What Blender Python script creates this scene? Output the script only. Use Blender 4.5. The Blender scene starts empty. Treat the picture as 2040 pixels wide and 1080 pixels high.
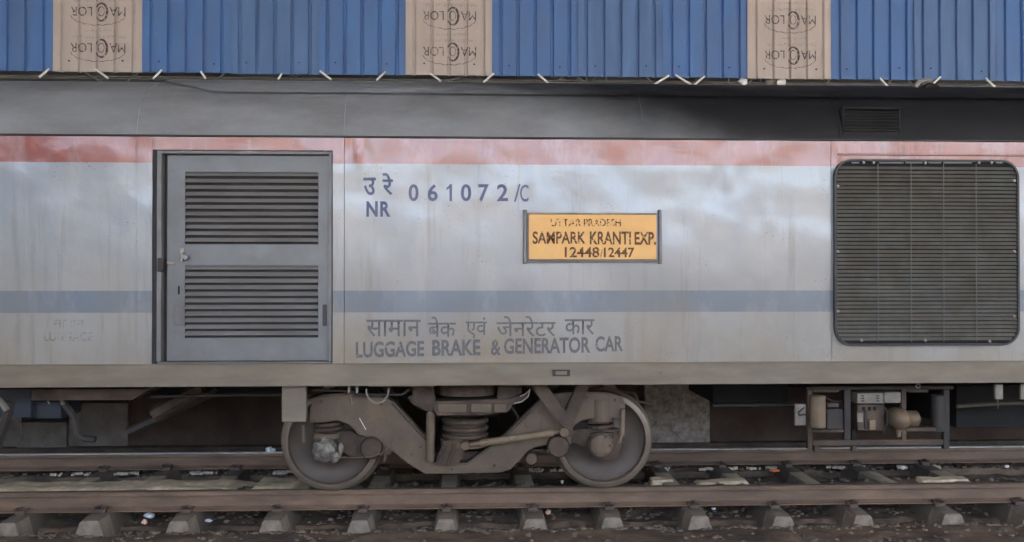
import bpy, bmesh, math, random
from mathutils import Vector, Matrix, noise
R = math.radians
random.seed(7)
sc = bpy.context.scene
COL = sc.collection

# ------------------------------------------------------------------ camera
CAM = Vector((0.0, -8.95, 1.98)); F = 1700.0
YAW, PITCH = R(2.25), R(0.5)
cd = bpy.data.cameras.new('camera'); cam = bpy.data.objects.new('camera', cd); COL.objects.link(cam)
cam.location = CAM; cam.rotation_euler = (R(90) + PITCH, 0, -YAW)
cd.sensor_width = 36; cd.lens = 36 * F / 2040; cd.clip_end = 500; cd.clip_start = 0.05
sc.camera = cam
CM = cam.rotation_euler.to_matrix()

def at(px, py, Y):
    """point of the plane Y=const seen at a place of the 2040x1080 photograph"""
    d = CM @ Vector(((px - 1020) / F, (540 - py) / F, -1))
    t = (Y - CAM.y) / d.y
    return CAM.x + d.x * t, CAM.z + d.z * t

def ax(px, Y, py=560): return at(px, py, Y)[0]
def az(py, Y, px=1020): return at(px, py, Y)[1]

# ------------------------------------------------------------------ world, sun, exposure
w = bpy.data.worlds.new('World'); sc.world = w; w.use_nodes = True
nt = w.node_tree
sky = nt.nodes.new('ShaderNodeTexSky'); sky.sky_type = 'NISHITA'; sky.sun_disc = False
sky.sun_elevation = R(68); sky.sun_rotation = R(20); sky.air_density = 1.0; sky.dust_density = 10.0
nt.nodes['Background'].inputs[1].default_value = 0.15
nt.links.new(sky.outputs[0], nt.nodes['Background'].inputs[0])
sd = bpy.data.lights.new('sun', 'SUN'); sun = bpy.data.objects.new('sun', sd); COL.objects.link(sun)
sd.energy = 0.5; sd.angle = R(15); sd.color = (1, .95, .88)
el, rot = R(68), R(20)
sdir = Vector((math.sin(rot) * math.cos(el), math.cos(rot) * math.cos(el), math.sin(el)))
sun.rotation_euler = sdir.to_track_quat('Z', 'Y').to_euler()
sc.view_settings.view_transform = 'Standard'; sc.view_settings.look = 'None'
sc.view_settings.gamma = 1; sc.view_settings.use_curve_mapping = False
sc.view_settings.exposure = 4.85
sc.cycles.use_denoising = True
sc.cycles.max_bounces = 8; sc.cycles.diffuse_bounces = 5; sc.cycles.glossy_bounces = 4
sc.cycles.sample_clamp_indirect = 6

# ------------------------------------------------------------------ materials
def mat(name, base, rough=.6, metal=0., var=.25, scale=6., dirt=None, dirt_amt=.4, dirt_scale=2.5,
        bump=.0, bump_scale=40., coat=0., stretch=(1, 1, 1), alpha=None, fine=0.):
    m = bpy.data.materials.new(name); m.use_nodes = True
    n = m.node_tree.nodes; l = m.node_tree.links
    b = n['Principled BSDF']
    tc = n.new('ShaderNodeTexCoord'); mp = n.new('ShaderNodeMapping'); l.new(tc.outputs['Object'], mp.inputs[0])
    mp.inputs['Scale'].default_value = stretch
    no = n.new('ShaderNodeTexNoise'); no.inputs['Scale'].default_value = scale; no.inputs['Detail'].default_value = 6
    no.inputs['Roughness'].default_value = .62
    l.new(mp.outputs[0], no.inputs['Vector'])
    mr = n.new('ShaderNodeMapRange'); mr.inputs[1].default_value = .3; mr.inputs[2].default_value = .7
    mr.inputs[3].default_value = 1 - var; mr.inputs[4].default_value = 1 + var
    l.new(no.outputs[0], mr.inputs[0])
    mul = n.new('ShaderNodeMix'); mul.data_type = 'RGBA'; mul.blend_type = 'MULTIPLY'; mul.inputs[0].default_value = 1
    mul.inputs[6].default_value = (*base, 1); l.new(mr.outputs[0], mul.inputs[7])
    out = mul.outputs[2]
    if dirt:
        n2 = n.new('ShaderNodeTexNoise'); n2.inputs['Scale'].default_value = dirt_scale; n2.inputs['Detail'].default_value = 8
        n2.inputs['Roughness'].default_value = .68
        l.new(mp.outputs[0], n2.inputs['Vector'])
        m2 = n.new('ShaderNodeMapRange'); m2.inputs[1].default_value = .38; m2.inputs[2].default_value = .68
        m2.inputs[3].default_value = 0; m2.inputs[4].default_value = dirt_amt; l.new(n2.outputs[0], m2.inputs[0])
        mx = n.new('ShaderNodeMix'); mx.data_type = 'RGBA'; l.new(m2.outputs[0], mx.inputs[0])
        l.new(out, mx.inputs[6]); mx.inputs[7].default_value = (*dirt, 1); out = mx.outputs[2]
        rr = n.new('ShaderNodeMapRange'); rr.inputs[3].default_value = rough; rr.inputs[4].default_value = min(1, rough + .3)
        l.new(m2.outputs[0], rr.inputs[0]); l.new(rr.outputs[0], b.inputs['Roughness'])
    else:
        b.inputs['Roughness'].default_value = rough
    if fine:
        n4 = n.new('ShaderNodeTexNoise'); n4.inputs['Scale'].default_value = 90; n4.inputs['Detail'].default_value = 3
        l.new(tc.outputs['Object'], n4.inputs['Vector'])
        m4 = n.new('ShaderNodeMapRange'); m4.inputs[1].default_value = .3; m4.inputs[2].default_value = .7
        m4.inputs[3].default_value = 1 - fine; m4.inputs[4].default_value = 1 + fine; l.new(n4.outputs[0], m4.inputs[0])
        x4 = n.new('ShaderNodeMix'); x4.data_type = 'RGBA'; x4.blend_type = 'MULTIPLY'; x4.inputs[0].default_value = 1
        l.new(out, x4.inputs[6]); l.new(m4.outputs[0], x4.inputs[7]); out = x4.outputs[2]
    l.new(out, b.inputs['Base Color'])
    b.inputs['Metallic'].default_value = metal; b.inputs['Coat Weight'].default_value = coat
    if bump:
        n3 = n.new('ShaderNodeTexNoise'); n3.inputs['Scale'].default_value = bump_scale; n3.inputs['Detail'].default_value = 4
        l.new(mp.outputs[0], n3.inputs['Vector'])
        bp = n.new('ShaderNodeBump'); bp.inputs['Strength'].default_value = bump; bp.inputs['Distance'].default_value = .01
        l.new(n3.outputs[0], bp.inputs['Height']); l.new(bp.outputs[0], b.inputs['Normal'])
    if alpha:                                     # worn print: bits of it are gone
        lo, hi, scl, keep = alpha
        n5 = n.new('ShaderNodeTexNoise'); n5.inputs['Scale'].default_value = scl; n5.inputs['Detail'].default_value = 5
        l.new(tc.outputs['Object'], n5.inputs['Vector'])
        m5 = n.new('ShaderNodeMapRange'); m5.inputs[1].default_value = lo; m5.inputs[2].default_value = hi
        m5.inputs[3].default_value = 0; m5.inputs[4].default_value = keep; l.new(n5.outputs[0], m5.inputs[0])
        l.new(m5.outputs[0], b.inputs['Alpha'])
    return m

def coach_paint():
    m = bpy.data.materials.new('coach_paint'); m.use_nodes = True
    n = m.node_tree.nodes; l = m.node_tree.links; b = n['Principled BSDF']
    tc = n.new('ShaderNodeTexCoord'); sp = n.new('ShaderNodeSeparateXYZ'); l.new(tc.outputs['Object'], sp.inputs[0])
    def noise_(scale, det=6, rough=.6, stretch=None):
        t = n.new('ShaderNodeTexNoise'); t.inputs['Scale'].default_value = scale; t.inputs['Detail'].default_value = det
        t.inputs['Roughness'].default_value = rough
        if stretch:
            mp = n.new('ShaderNodeMapping'); mp.inputs['Scale'].default_value = stretch
            l.new(tc.outputs['Object'], mp.inputs[0]); l.new(mp.outputs[0], t.inputs['Vector'])
        else: l.new(tc.outputs['Object'], t.inputs['Vector'])
        return t.outputs[0]
    def rng(src, a, b_, c, d):
        t = n.new('ShaderNodeMapRange'); l.new(src, t.inputs[0])
        for i, v in enumerate((a, b_, c, d)): t.inputs[i + 1].default_value = v
        return t.outputs[0]
    def math_(op, a, b_):
        t = n.new('ShaderNodeMath'); t.operation = op
        for i, v in enumerate((a, b_)):
            if isinstance(v, float): t.inputs[i].default_value = v
            else: l.new(v, t.inputs[i])
        return t.outputs[0]
    def mix(f, a, b_, mode='MIX'):
        t = n.new('ShaderNodeMix'); t.data_type = 'RGBA'; t.blend_type = mode
        if isinstance(f, float): t.inputs[0].default_value = f
        else: l.new(f, t.inputs[0])
        for i, v in ((6, a), (7, b_)):
            if isinstance(v, tuple): t.inputs[i].default_value = (*v, 1)
            else: l.new(v, t.inputs[i])
        return t.outputs[2]
    z = sp.outputs[2]
    zj = math_('ADD', z, rng(noise_(60, 3), 0, 1, -.003, .003))
    red = rng(zj, ZR - .002, ZR + .002, 0, 1)
    blue = math_('MULTIPLY', rng(zj, ZS0 - .002, ZS0 + .002, 0, 1), rng(zj, ZS1 - .002, ZS1 + .002, 1, 0))
    redc = mix(rng(noise_(2.2), .35, .65, 0, 1), (.225, .048, .030), (.28, .088, .060))
    grey = mix(rng(noise_(1.3), .35, .65, 0, 1), (.235, .268, .305), (.285, .302, .312))
    c = mix(blue, grey, (.095, .155, .235)); c = mix(red, c, redc)
    # sun-bleached, chalky streaks
    c = mix(math_('MULTIPLY', rng(noise_(3, 8, .7, (1, 1, .35)), .52, .72, 0, .35), 1.0), c, (.40, .41, .43))
    # brown splash dirt that thickens towards the rail
    low = rng(z, Z0, Z0 + 1.45, 1.0, 0.0)
    d1 = rng(noise_(1.1, 8, .65), .3, .7, .35, 1.0)
    dm = math_('MULTIPLY', math_('POWER', low, 1.1), d1)
    c = mix(math_('MINIMUM', math_('MULTIPLY', dm, 1.1), .92), c, (.21, .165, .10))
    # vertical run marks and specks
    run = rng(noise_(9, 6, .7, (1, 1, .06)), .55, .72, 0, .5)
    c = mix(run, c, (.16, .145, .12))
    spk = rng(noise_(60, 2, .5), .66, .70, 0, .75)
    c = mix(math_('MULTIPLY', spk, rng(noise_(2.5), .5, .65, 0, 1)), c, (.10, .075, .05))
    l.new(c, b.inputs['Base Color'])
    rg = math_('ADD', rng(noise_(4, 6), .3, .7, .30, .45), math_('MULTIPLY', dm, .3))
    l.new(rg, b.inputs['Roughness'])
    l.new(math_('MAXIMUM', math_('SUBTRACT', 1.0, math_('MULTIPLY', dm, 3.2)), .0), b.inputs['Coat Weight']); b.inputs['Coat Roughness'].default_value = .165; b.inputs['Coat IOR'].default_value = 1.54
    b.inputs['Specular IOR Level'].default_value = .5
    bp = n.new('ShaderNodeBump'); bp.inputs['Strength'].default_value = .25; bp.inputs['Distance'].default_value = .01
    l.new(noise_(7, 3), bp.inputs['Height']); l.new(bp.outputs[0], b.inputs['Normal'])
    l.new(bp.outputs[0], b.inputs['Coat Normal'])
    return m

def roof_paint():
    m = mat('roof_paint', (.40, .43, .46), .45, var=.12, scale=3, dirt=(.25, .25, .25), dirt_amt=.75, stretch=(.4, 1, 1), bump=.15)
    n = m.node_tree.nodes; l = m.node_tree.links; b = n['Principled BSDF']
    src = b.inputs['Base Color'].links[0].from_socket
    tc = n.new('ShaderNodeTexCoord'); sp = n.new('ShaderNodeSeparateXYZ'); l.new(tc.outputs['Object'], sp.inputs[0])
    # near-black mix that grows to the right and towards the crown
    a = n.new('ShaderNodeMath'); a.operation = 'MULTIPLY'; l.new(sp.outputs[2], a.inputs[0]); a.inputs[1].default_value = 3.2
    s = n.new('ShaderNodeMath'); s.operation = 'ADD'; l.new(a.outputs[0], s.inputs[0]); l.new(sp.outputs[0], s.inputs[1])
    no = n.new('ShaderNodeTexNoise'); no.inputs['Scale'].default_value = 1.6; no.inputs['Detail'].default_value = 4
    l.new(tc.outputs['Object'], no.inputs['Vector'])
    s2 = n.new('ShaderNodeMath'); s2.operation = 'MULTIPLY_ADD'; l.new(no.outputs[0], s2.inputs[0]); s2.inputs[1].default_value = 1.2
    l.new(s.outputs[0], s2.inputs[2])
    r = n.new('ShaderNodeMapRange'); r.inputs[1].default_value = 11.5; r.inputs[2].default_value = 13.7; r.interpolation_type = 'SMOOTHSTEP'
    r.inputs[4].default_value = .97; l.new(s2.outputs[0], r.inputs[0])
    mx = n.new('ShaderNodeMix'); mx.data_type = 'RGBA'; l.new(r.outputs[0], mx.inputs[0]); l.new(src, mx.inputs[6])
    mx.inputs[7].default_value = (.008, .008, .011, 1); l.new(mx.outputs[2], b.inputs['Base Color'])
    return m

# key heights and planes
YB = -1.62                                   # coach side
Z0 = az(767, YB); ZSOLE = az(723, YB); ZTOP = az(277, YB); ZR = az(328, YB); ZS0 = az(622, YB); ZS1 = az(579, YB)

M = {}
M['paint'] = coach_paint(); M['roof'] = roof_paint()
M['sole'] = mat('sole_paint', (.165, .142, .105), .5, var=.16, scale=3, dirt=(.105, .08, .052), dirt_amt=.6, stretch=(.5, 1, 2), bump=.1)
M['door'] = mat('door_metal', (.135, .145, .150), .38, .25, var=.12, scale=4, dirt=(.12, .11, .095), dirt_amt=.45, bump=.1, bump_scale=15)
M['slatgap'] = mat('slat_gap_shade', (.05, .048, .044), .8)
M['louvre'] = mat('louvre_metal', (.20, .20, .20), .4, .1, var=.2, scale=5, dirt=(.13, .12, .10), dirt_amt=.5)
M['jamb'] = mat('jamb_metal', (.15, .15, .152), .4, .2, var=.15, dirt=(.10, .09, .08), dirt_amt=.5)
M['darkgap'] = mat('dark_rubber', (.02, .02, .022), .8)
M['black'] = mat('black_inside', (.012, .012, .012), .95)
M['grille'] = mat('grille_metal', (.095, .098, .088), .5, .2, var=.2, scale=5, dirt=(.075, .06, .042), dirt_amt=.8, dirt_scale=3)
M['gring'] = mat('grille_rim', (.03, .03, .032), .5, .2)
M['bolt'] = mat('bolt_steel', (.25, .24, .22), .45, .5, var=.3)
M['under'] = mat('dusty_iron', (.080, .053, .034), .62, var=.25, scale=7, dirt=(.028, .02, .015), dirt_amt=.95, bump=.3, bump_scale=60, fine=.12)
M['under2'] = mat('dusty_frame', (.125, .086, .050), .56, var=.22, scale=4, dirt=(.075, .06, .05), dirt_amt=.85, dirt_scale=2.2, bump=.2, bump_scale=60, fine=.1)
M['tan'] = mat('dust_caked_tube', (.18, .13, .08), .6, var=.2, scale=8, dirt=(.11, .085, .06), dirt_amt=.5, bump=.2)
M['wheel'] = mat('wheel_steel', (.058, .040, .027), .45, .1, var=.15, scale=5, dirt=(.06, .048, .038), dirt_amt=.6, bump=.15, fine=.12)
M['wheelrim'] = mat('wheel_rim_steel', (.19, .15, .11), .35, .4, var=.2, scale=10, dirt=(.07, .06, .05), dirt_amt=.6)
M['darkiron'] = mat('dark_iron', (.032, .026, .023), .7, var=.3)
M['blueiron'] = mat('dark_blue_fill', (.02, .026, .036), .6, var=.3, dirt=(.04, .04, .04))
M['palebox'] = mat('pale_box_paint', (.24, .215, .175), .6, var=.2, dirt=(.12, .10, .08), dirt_amt=.7, dirt_scale=9)
M['foil'] = mat('crumpled_foil', (.15, .14, .12), .45, .4, var=.5, scale=30, bump=.6)
M['white'] = mat('lit_rod_white', (.82, .82, .80), .5, var=.05)
M['dull'] = mat('dull_rod_paint', (.20, .195, .18), .6, var=.25)
M['blue'] = mat('blue_sheet', (.062, .175, .44), .45, var=.10, scale=2, dirt=(.10, .155, .29), dirt_amt=.6, dirt_scale=1.6, stretch=(2.5, 1, .6), bump=.05)
M['blue2'] = mat('blue_sheet_faded', (.085, .185, .40), .5, var=.12, scale=2, dirt=(.07, .13, .27), dirt_amt=.6, dirt_scale=1.9, stretch=(3, 1, .5), bump=.05)
M['brown'] = mat('brown_film', (.50, .455, .425), .6, var=.05, scale=3, dirt=(.38, .345, .32), dirt_amt=.45, dirt_scale=2, stretch=(2, 1, .7))
M['print'] = mat('film_print', (.07, .055, .05), .8, alpha=(.30, .55, 28, .95))
M['printfaint'] = mat('film_print_faint', (.15, .12, .11), .8, alpha=(.42, .60, 40, .55))
M['ink'] = mat('navy_lettering', (.085, .105, .19), .55, var=.1, alpha=(.22, .36, 18, .93))
M['inkold'] = mat('worn_lettering', (.12, .12, .125), .7, var=.1, alpha=(.26, .46, 26, .88))
M['inkghost'] = mat('ghost_lettering', (.10, .09, .075), .7, alpha=(.40, .66, 22, .34))
M['board'] = mat('board_yellow', (.66, .37, .11), .5, var=.08, scale=6, dirt=(.60, .40, .19), dirt_amt=.5, dirt_scale=7)
M['boardink'] = mat('board_ink', (.10, .045, .015), .7, alpha=(.33, .46, 38, 1.0))
M['boardinkworn'] = mat('board_ink_worn', (.10, .045, .015), .7, alpha=(.44, .53, 42, .95))
M['rail'] = mat('rusty_rail', (.165, .108, .072), .6, .0, var=.35, scale=9, dirt=(.095, .068, .05), dirt_amt=.7, stretch=(.25, 1, 1), bump=.3, bump_scale=80, fine=.15)
M['railtop'] = mat('rail_head_gleam_paint', (.88, .87, .85), .35, .1, var=.1, stretch=(.1, 1, 1))  # pale base colour stands in for the reflected gleam on the head
M['railtopdull'] = mat('dull_rail_head', (.16, .12, .085), .6, .15, var=.2, stretch=(.2, 1, 1), dirt=(.11, .08, .055), fine=.15)
M['sleeper'] = mat('sleeper_concrete', (.21, .178, .142), .9, var=.35, scale=12, dirt=(.22, .18, .14), dirt_amt=.6, dirt_scale=4, bump=.4, fine=.15)
M['sleepertop'] = mat('oil_stained_concrete', (.14, .115, .09), .85, var=.25, scale=10, dirt=(.07, .055, .042), dirt_amt=.8, bump=.4)
M['sleepermid'] = mat('dusty_concrete', (.55, .44, .30), .9, var=.2, scale=12, dirt=(.20, .155, .11), dirt_amt=.7, dirt_scale=3, bump=.3)
M['clip'] = mat('rusty_clip', (.085, .06, .045), .8, var=.3, bump=.3)
M['mud'] = mat('track_mud', (.165, .115, .078), .8, var=.3, scale=5, dirt=(.03, .021, .015), dirt_amt=.95, dirt_scale=3.2, stretch=(.6, 1, 1), bump=.7, bump_scale=25, fine=.2)
M['paleMud'] = mat('pale_sludge', (.72, .57, .38), .85, var=.25, scale=9, dirt=(.30, .235, .16), dirt_amt=.6, dirt_scale=6, bump=.5)
M['stone'] = mat('ballast_stone', (.12, .092, .068), .75, var=.5, scale=3)
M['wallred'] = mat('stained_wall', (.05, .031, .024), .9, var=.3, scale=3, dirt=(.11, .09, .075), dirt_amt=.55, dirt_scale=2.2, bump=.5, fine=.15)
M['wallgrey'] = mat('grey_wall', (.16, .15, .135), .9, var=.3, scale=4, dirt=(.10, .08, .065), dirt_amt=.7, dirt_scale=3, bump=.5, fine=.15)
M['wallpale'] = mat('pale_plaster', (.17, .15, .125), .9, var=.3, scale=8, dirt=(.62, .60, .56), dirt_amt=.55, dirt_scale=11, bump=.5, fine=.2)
M['shed'] = mat('shed_roof_sheet', (.42, .42, .42), .7)
M['plat'] = mat('platform_concrete', (.44, .40, .35), .9, dirt=(.34, .30, .25))
M['litter'] = mat('white_plastic', (.75, .76, .78), .35, bump=.5)
M['orange'] = mat('orange_wrapper', (.65, .17, .05), .5)
M['pink'] = mat('pale_wrapper', (.6, .38, .28), .6)
M['blocker'] = mat('blocker_wall', (.10, .095, .09), .9)

# ------------------------------------------------------------------ builders
class MB:
    def __init__(s): s.bm = bmesh.new()
    def box(s, x0, x1, y0, y1, z0, z1, bev=0., rot=None, seg=1):
        c = Vector(((x0 + x1) / 2, (y0 + y1) / 2, (z0 + z1) / 2))
        t = bmesh.new(); bmesh.ops.create_cube(t, size=1)
        bmesh.ops.scale(t, vec=(abs(x1 - x0), abs(y1 - y0), abs(z1 - z0)), verts=t.verts)
        if bev: bmesh.ops.bevel(t, geom=t.edges[:], offset=bev, segments=seg, affect='EDGES', profile=.6)
        if rot: bmesh.ops.transform(t, matrix=Matrix.Rotation(rot[1], 4, rot[0]), verts=t.verts)
        bmesh.ops.translate(t, vec=c, verts=t.verts)
        s._add(t); return s
    def _add(s, t, smooth=False):
        me = bpy.data.meshes.new('tmp')
        if smooth:
            for f in t.faces: f.smooth = True
        t.to_mesh(me); t.free(); s.bm.from_mesh(me); bpy.data.meshes.remove(me)
    def cyl(s, p0, p1, r0, r1=None, n=20, bev=0., smooth=True):
        p0, p1 = Vector(p0), Vector(p1); r1 = r0 if r1 is None else r1
        t = bmesh.new(); L = (p1 - p0).length
        bmesh.ops.create_cone(t, cap_ends=True, segments=n, radius1=r0, radius2=r1, depth=L)
        if smooth:
            for f in t.faces:
                if len(f.verts) == 4: f.smooth = True
        q = (p1 - p0).to_track_quat('Z', 'Y')
        bmesh.ops.transform(t, matrix=Matrix.Translation((p0 + p1) / 2) @ q.to_matrix().to_4x4(), verts=t.verts)
        s._add(t); return s
    def ball(s, c, r, sub=2, sq=(1, 1, 1), jit=0.):
        t = bmesh.new(); bmesh.ops.create_icosphere(t, subdivisions=sub, radius=r)
        for v in t.verts:
            if jit: v.co *= 1 + random.uniform(-jit, jit)
            v.co = Vector((v.co.x * sq[0], v.co.y * sq[1], v.co.z * sq[2]))
        bmesh.ops.translate(t, vec=Vector(c), verts=t.verts)
        s._add(t, not jit); return s
    def prism(s, pts, y0, y1, bev=.0):
        """outline in the X-Z plane, extruded along Y"""
        t = bmesh.new(); vs = [t.verts.new((p[0], y0, p[1])) for p in pts]; f = t.faces.new(vs)
        r = bmesh.ops.extrude_face_region(t, geom=[f])
        bmesh.ops.translate(t, vec=(0, y1 - y0, 0), verts=[v for v in r['geom'] if isinstance(v, bmesh.types.BMVert)])
        bmesh.ops.recalc_face_normals(t, faces=t.faces)
        if bev:
            front = [e for e in t.edges if abs(e.verts[0].co.y - y0) < 1e-6 and abs(e.verts[1].co.y - y0) < 1e-6]
            bmesh.ops.bevel(t, geom=front, offset=bev, segments=2, affect='EDGES')
        s._add(t); return s
    def tube(s, pts, r, n=8):
        for a, b in zip(pts, pts[1:]): s.cyl(a, b, r, n=n)
        for p in pts[1:-1]: s.ball(p, r, 1)
        return s
    def lathe(s, prof, c, n=64, axis='Y'):
        """profile of (radius, offset along Y) about the centre c"""
        t = bmesh.new(); rings = []
        for r, y in prof:
            if r < 1e-5: rings.append([t.verts.new((0, y, 0))] * n)
            else: rings.append([t.verts.new((r * math.cos(2 * math.pi * k / n), y, r * math.sin(2 * math.pi * k / n))) for k in range(n)])
        for a, b in zip(rings, rings[1:]):
            for k in range(n):
                vs = []
                for v in (a[k], a[(k + 1) % n], b[(k + 1) % n], b[k]):
                    if v not in vs: vs.append(v)
                if len(vs) > 2:
                    f = t.faces.new(vs); f.smooth = True
        bmesh.ops.recalc_face_normals(t, faces=t.faces)
        if axis == 'Z': bmesh.ops.transform(t, matrix=Matrix.Rotation(R(90), 4, 'X'), verts=t.verts)
        bmesh.ops.translate(t, vec=Vector(c), verts=t.verts)
        s._add(t, True); return s
    def grid(s, x0, x1, z0, z1, fn, st=.04, smooth=True):
        nx = max(2, int((x1 - x0) / st) + 1); nz = max(2, int((z1 - z0) / st) + 1)
        t = bmesh.new(); V = [[t.verts.new(fn(x0 + (x1 - x0) * i / (nx - 1), z0 + (z1 - z0) * j / (nz - 1))) for j in range(nz)] for i in range(nx)]
        for i in range(nx - 1):
            for j in range(nz - 1):
                f = t.faces.new((V[i][j], V[i + 1][j], V[i + 1][j + 1], V[i][j + 1])); f.smooth = smooth
        s._add(t, smooth); return s
    def build(s, name, m, parent=None, sharp=True):
        me = bpy.data.meshes.new(name)
        if parent is not None:
            o_ = parent; off = Vector((0, 0, 0))
            while o_: off += o_.location; o_ = o_.parent
            bmesh.ops.translate(s.bm, vec=-off, verts=s.bm.verts)
        s.bm.to_mesh(me); s.bm.free(); me.materials.append(m)
        if sharp: me.set_sharp_from_angle(angle=R(38))
        o = bpy.data.objects.new(name, me); COL.objects.link(o); o.parent = parent
        return o

def tag(o, label=None, cat=None, group=None, kind=None):
    for k, v in (('label', label), ('category', cat), ('group', group), ('kind', kind)):
        if v: o[k] = v
    return o
def empty(name, loc, label, cat, group=None):
    o = bpy.data.objects.new(name, None); COL.objects.link(o); o.location = loc; o.empty_display_size = .2
    return tag(o, label, cat, group)
def copy_tree(o, parent=None):
    c = o.copy(); COL.objects.link(c); c.parent = parent
    for ch in list(o.children): copy_tree(ch, c)
    return c

def text_mesh(body, x0, x1, z0, z1, yf, bold=.0, rot180=False, shear=0., slope=0., name='lettering', m=None, parent=None, space=1.):
    c = bpy.data.curves.new('t', 'FONT'); c.body = body; c.offset = bold; c.space_character = space; c.shear = shear
    c.resolution_u = 4
    o = bpy.data.objects.new('t', c); COL.objects.link(o)
    dg = bpy.context.evaluated_depsgraph_get(); me = bpy.data.meshes.new_from_object(o.evaluated_get(dg))
    bpy.data.objects.remove(o); bpy.data.curves.remove(c)
    xs = [v.co.x for v in me.vertices]; ys = [v.co.y for v in me.vertices]
    a, b_, c0, d = min(xs), max(xs), min(ys), max(ys)
    bm = bmesh.new(); bm.from_mesh(me); bpy.data.meshes.remove(me)
    for v in bm.verts:
        u = (v.co.x - a) / (b_ - a); t = (v.co.y - c0) / (d - c0)
        if rot180: u, t = 1 - u, 1 - t
        x = x0 + (x1 - x0) * u; z = z0 + (z1 - z0) * t + slope * (x - x0)
        v.co = Vector((x, yf(x, z), z))
    q = MB(); q.bm.free(); q.bm = bm
    return q.build(name, m, parent, sharp=False)

# ------------------------------------------------------------------ ground (one sheet out to the horizon)
def gz(x, y):
    n1 = noise.noise((x * 1.3, y * 2.2, 0)); n2 = noise.noise((x * 5, y * 7, 3)); n3 = noise.noise((x * 17, y * 17, 9))
    z = -.305 + .03 * n1 + .018 * n2 + .008 * n3
    z += .03
    if y > -1.30: z -= .085 * min(1, (y + 1.30) / .12) * (1 if y < .9 else 0)
    if -.9 < y < .9:
        hump = max(0, 1 - abs(y + .02) / .42); z += .115 * min(1, hump * 1.8) + .03
    if y > .9: z = -.27 + .03 * n1 + .02 * n2
    return z
g = MB()
g.grid(-7, 7, -2.6, 1.9, lambda x, y: (x, y, gz(x, y)), st=.035)
tag(g.build('ground', M['mud']), kind='structure')
gf = MB()
for x0, x1, y0, y1 in ((-150, 150, -200, -2.6), (-150, -7, -2.6, 1.9), (7, 150, -2.6, 1.9)):
    gf.grid(x0, x1, y0, y1, lambda x, y: (x, y, -.31), st=50)
tag(gf.build('track_bed', M['plat']), kind='structure')

# loose ballast, nobody could count it
bs = MB()
proto = []
for k in range(5):
    t = bmesh.new(); bmesh.ops.create_icosphere(t, subdivisions=1, radius=1)
    for v in t.verts: v.co *= random.uniform(.7, 1.15)
    proto.append(([v.co.copy() for v in t.verts], [[v.index for v in f.verts] for f in t.faces])); t.free()
VV, FF = [], []
for k in range(8000):
    x = random.uniform(-6.5, 6.5); y = random.choice((random.uniform(-1.32, -.95), random.uniform(-.8, .78), random.uniform(.9, 1.7), random.uniform(-1.9, -1.3)))
    if y < -1.33 and random.random() < .8: continue
    r = random.uniform(.010, .028); vs, fs = random.choice(proto); o0 = len(VV)
    rm = Matrix.Rotation(random.uniform(0, 6.3), 3, 'Z') @ Matrix.Rotation(random.uniform(0, 3), 3, 'X')
    base = Vector((x, y, gz(x, y) + r * .15))
    for v in vs:
        q = rm @ v; VV.append(base + Vector((q.x * r * 1.3, q.y * r, q.z * r * .8)))
    FF += [[i + o0 for i in f] for f in fs]
me = bpy.data.meshes.new('ballast'); me.from_pydata(VV, [], FF); me.materials.append(M['stone'])
o = bpy.data.objects.new('ballast', me); COL.objects.link(o); tag(o, kind='stuff', label='dark loose ballast stones lying in the mud around the sleepers', cat='ballast')

# pale caked sludge along the middle of the track
sl = MB()
def sludge(x0, x1, y0, y1, h):
    def f(x, y):
        u = (x - x0) / (x1 - x0); v = (y - y0) / (y1 - y0)
        e = min(1, 12 * u, 12 * (1 - u), 4 * v, 4 * (1 - v))
        return (x, y + .03 * noise.noise((x * 4, 1, 0)), -.25 + (.075 + h * .3 + .012 * noise.noise((x * 9, y * 9, 0)) + .02 * noise.noise((x * 2.3, y * 3, 4))) * e)
    sl.grid(x0, x1, y0, y1, f, st=.03)
sludge(ax(-60, 0, 965), ax(500, 0, 965), -.22, .46, .03)
sludge(ax(500, 0, 965), ax(600, 0, 960), -.26, .48, .07)
sludge(ax(1378, .15, 950), ax(1490, .15, 950), -.05, .24, .03)
sludge(ax(1288, .2, 948), ax(1340, .2, 948), 0, .26, .02)
sludge(ax(1820, .1, 950), ax(1930, .1, 950), -.05, .2, .015)
tag(sl.build('sludge', M['paleMud']), 'pale caked sludge between the sleepers behind the near rail', 'sludge', kind='stuff')

# ------------------------------------------------------------------ rails
def rail(y, label, topm, far=False):
    rt = empty('rail', (0, y, -.172), label, 'rail')
    prof = [(-.068, -.172), (-.068, -.163), (-.03, -.148), (-.012, -.135), (-.0085, -.06), (-.012, -.045), (-.034, -.036), (-.036, -.006), (-.030, -.001)]
    prof = prof + [(-a, b) for a, b in reversed(prof)]
    b = MB(); t = bmesh.new(); rings = []
    for i in range(61):
        x = -15 + .5 * i; rings.append([t.verts.new((x, y + p[0], p[1] + (0.002 * noise.noise((x, y, 0))))) for p in prof])
    for a, c in zip(rings, rings[1:]):
        for k in range(len(prof)): t.faces.new((a[k], a[(k + 1) % len(prof)], c[(k + 1) % len(prof)], c[k]))
    bmesh.ops.recalc_face_normals(t, faces=t.faces); b._add(t)
    b.build('rail_body', M['rail'], rt)
    h = MB(); h.box(-15, 15, y - .033, y + .033, -.001, .0045, bev=.001); h.build('rail_head', topm, rt)
    return rt
YN, YF_ = -.873, .873
rail(YN, 'nearer rusty brown rail that the coach wheels stand on', M['railtopdull'])
rail(YF_, 'farther rail with a gleam coloured into its head, running behind the wheels', M['railtop'], True)

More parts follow.
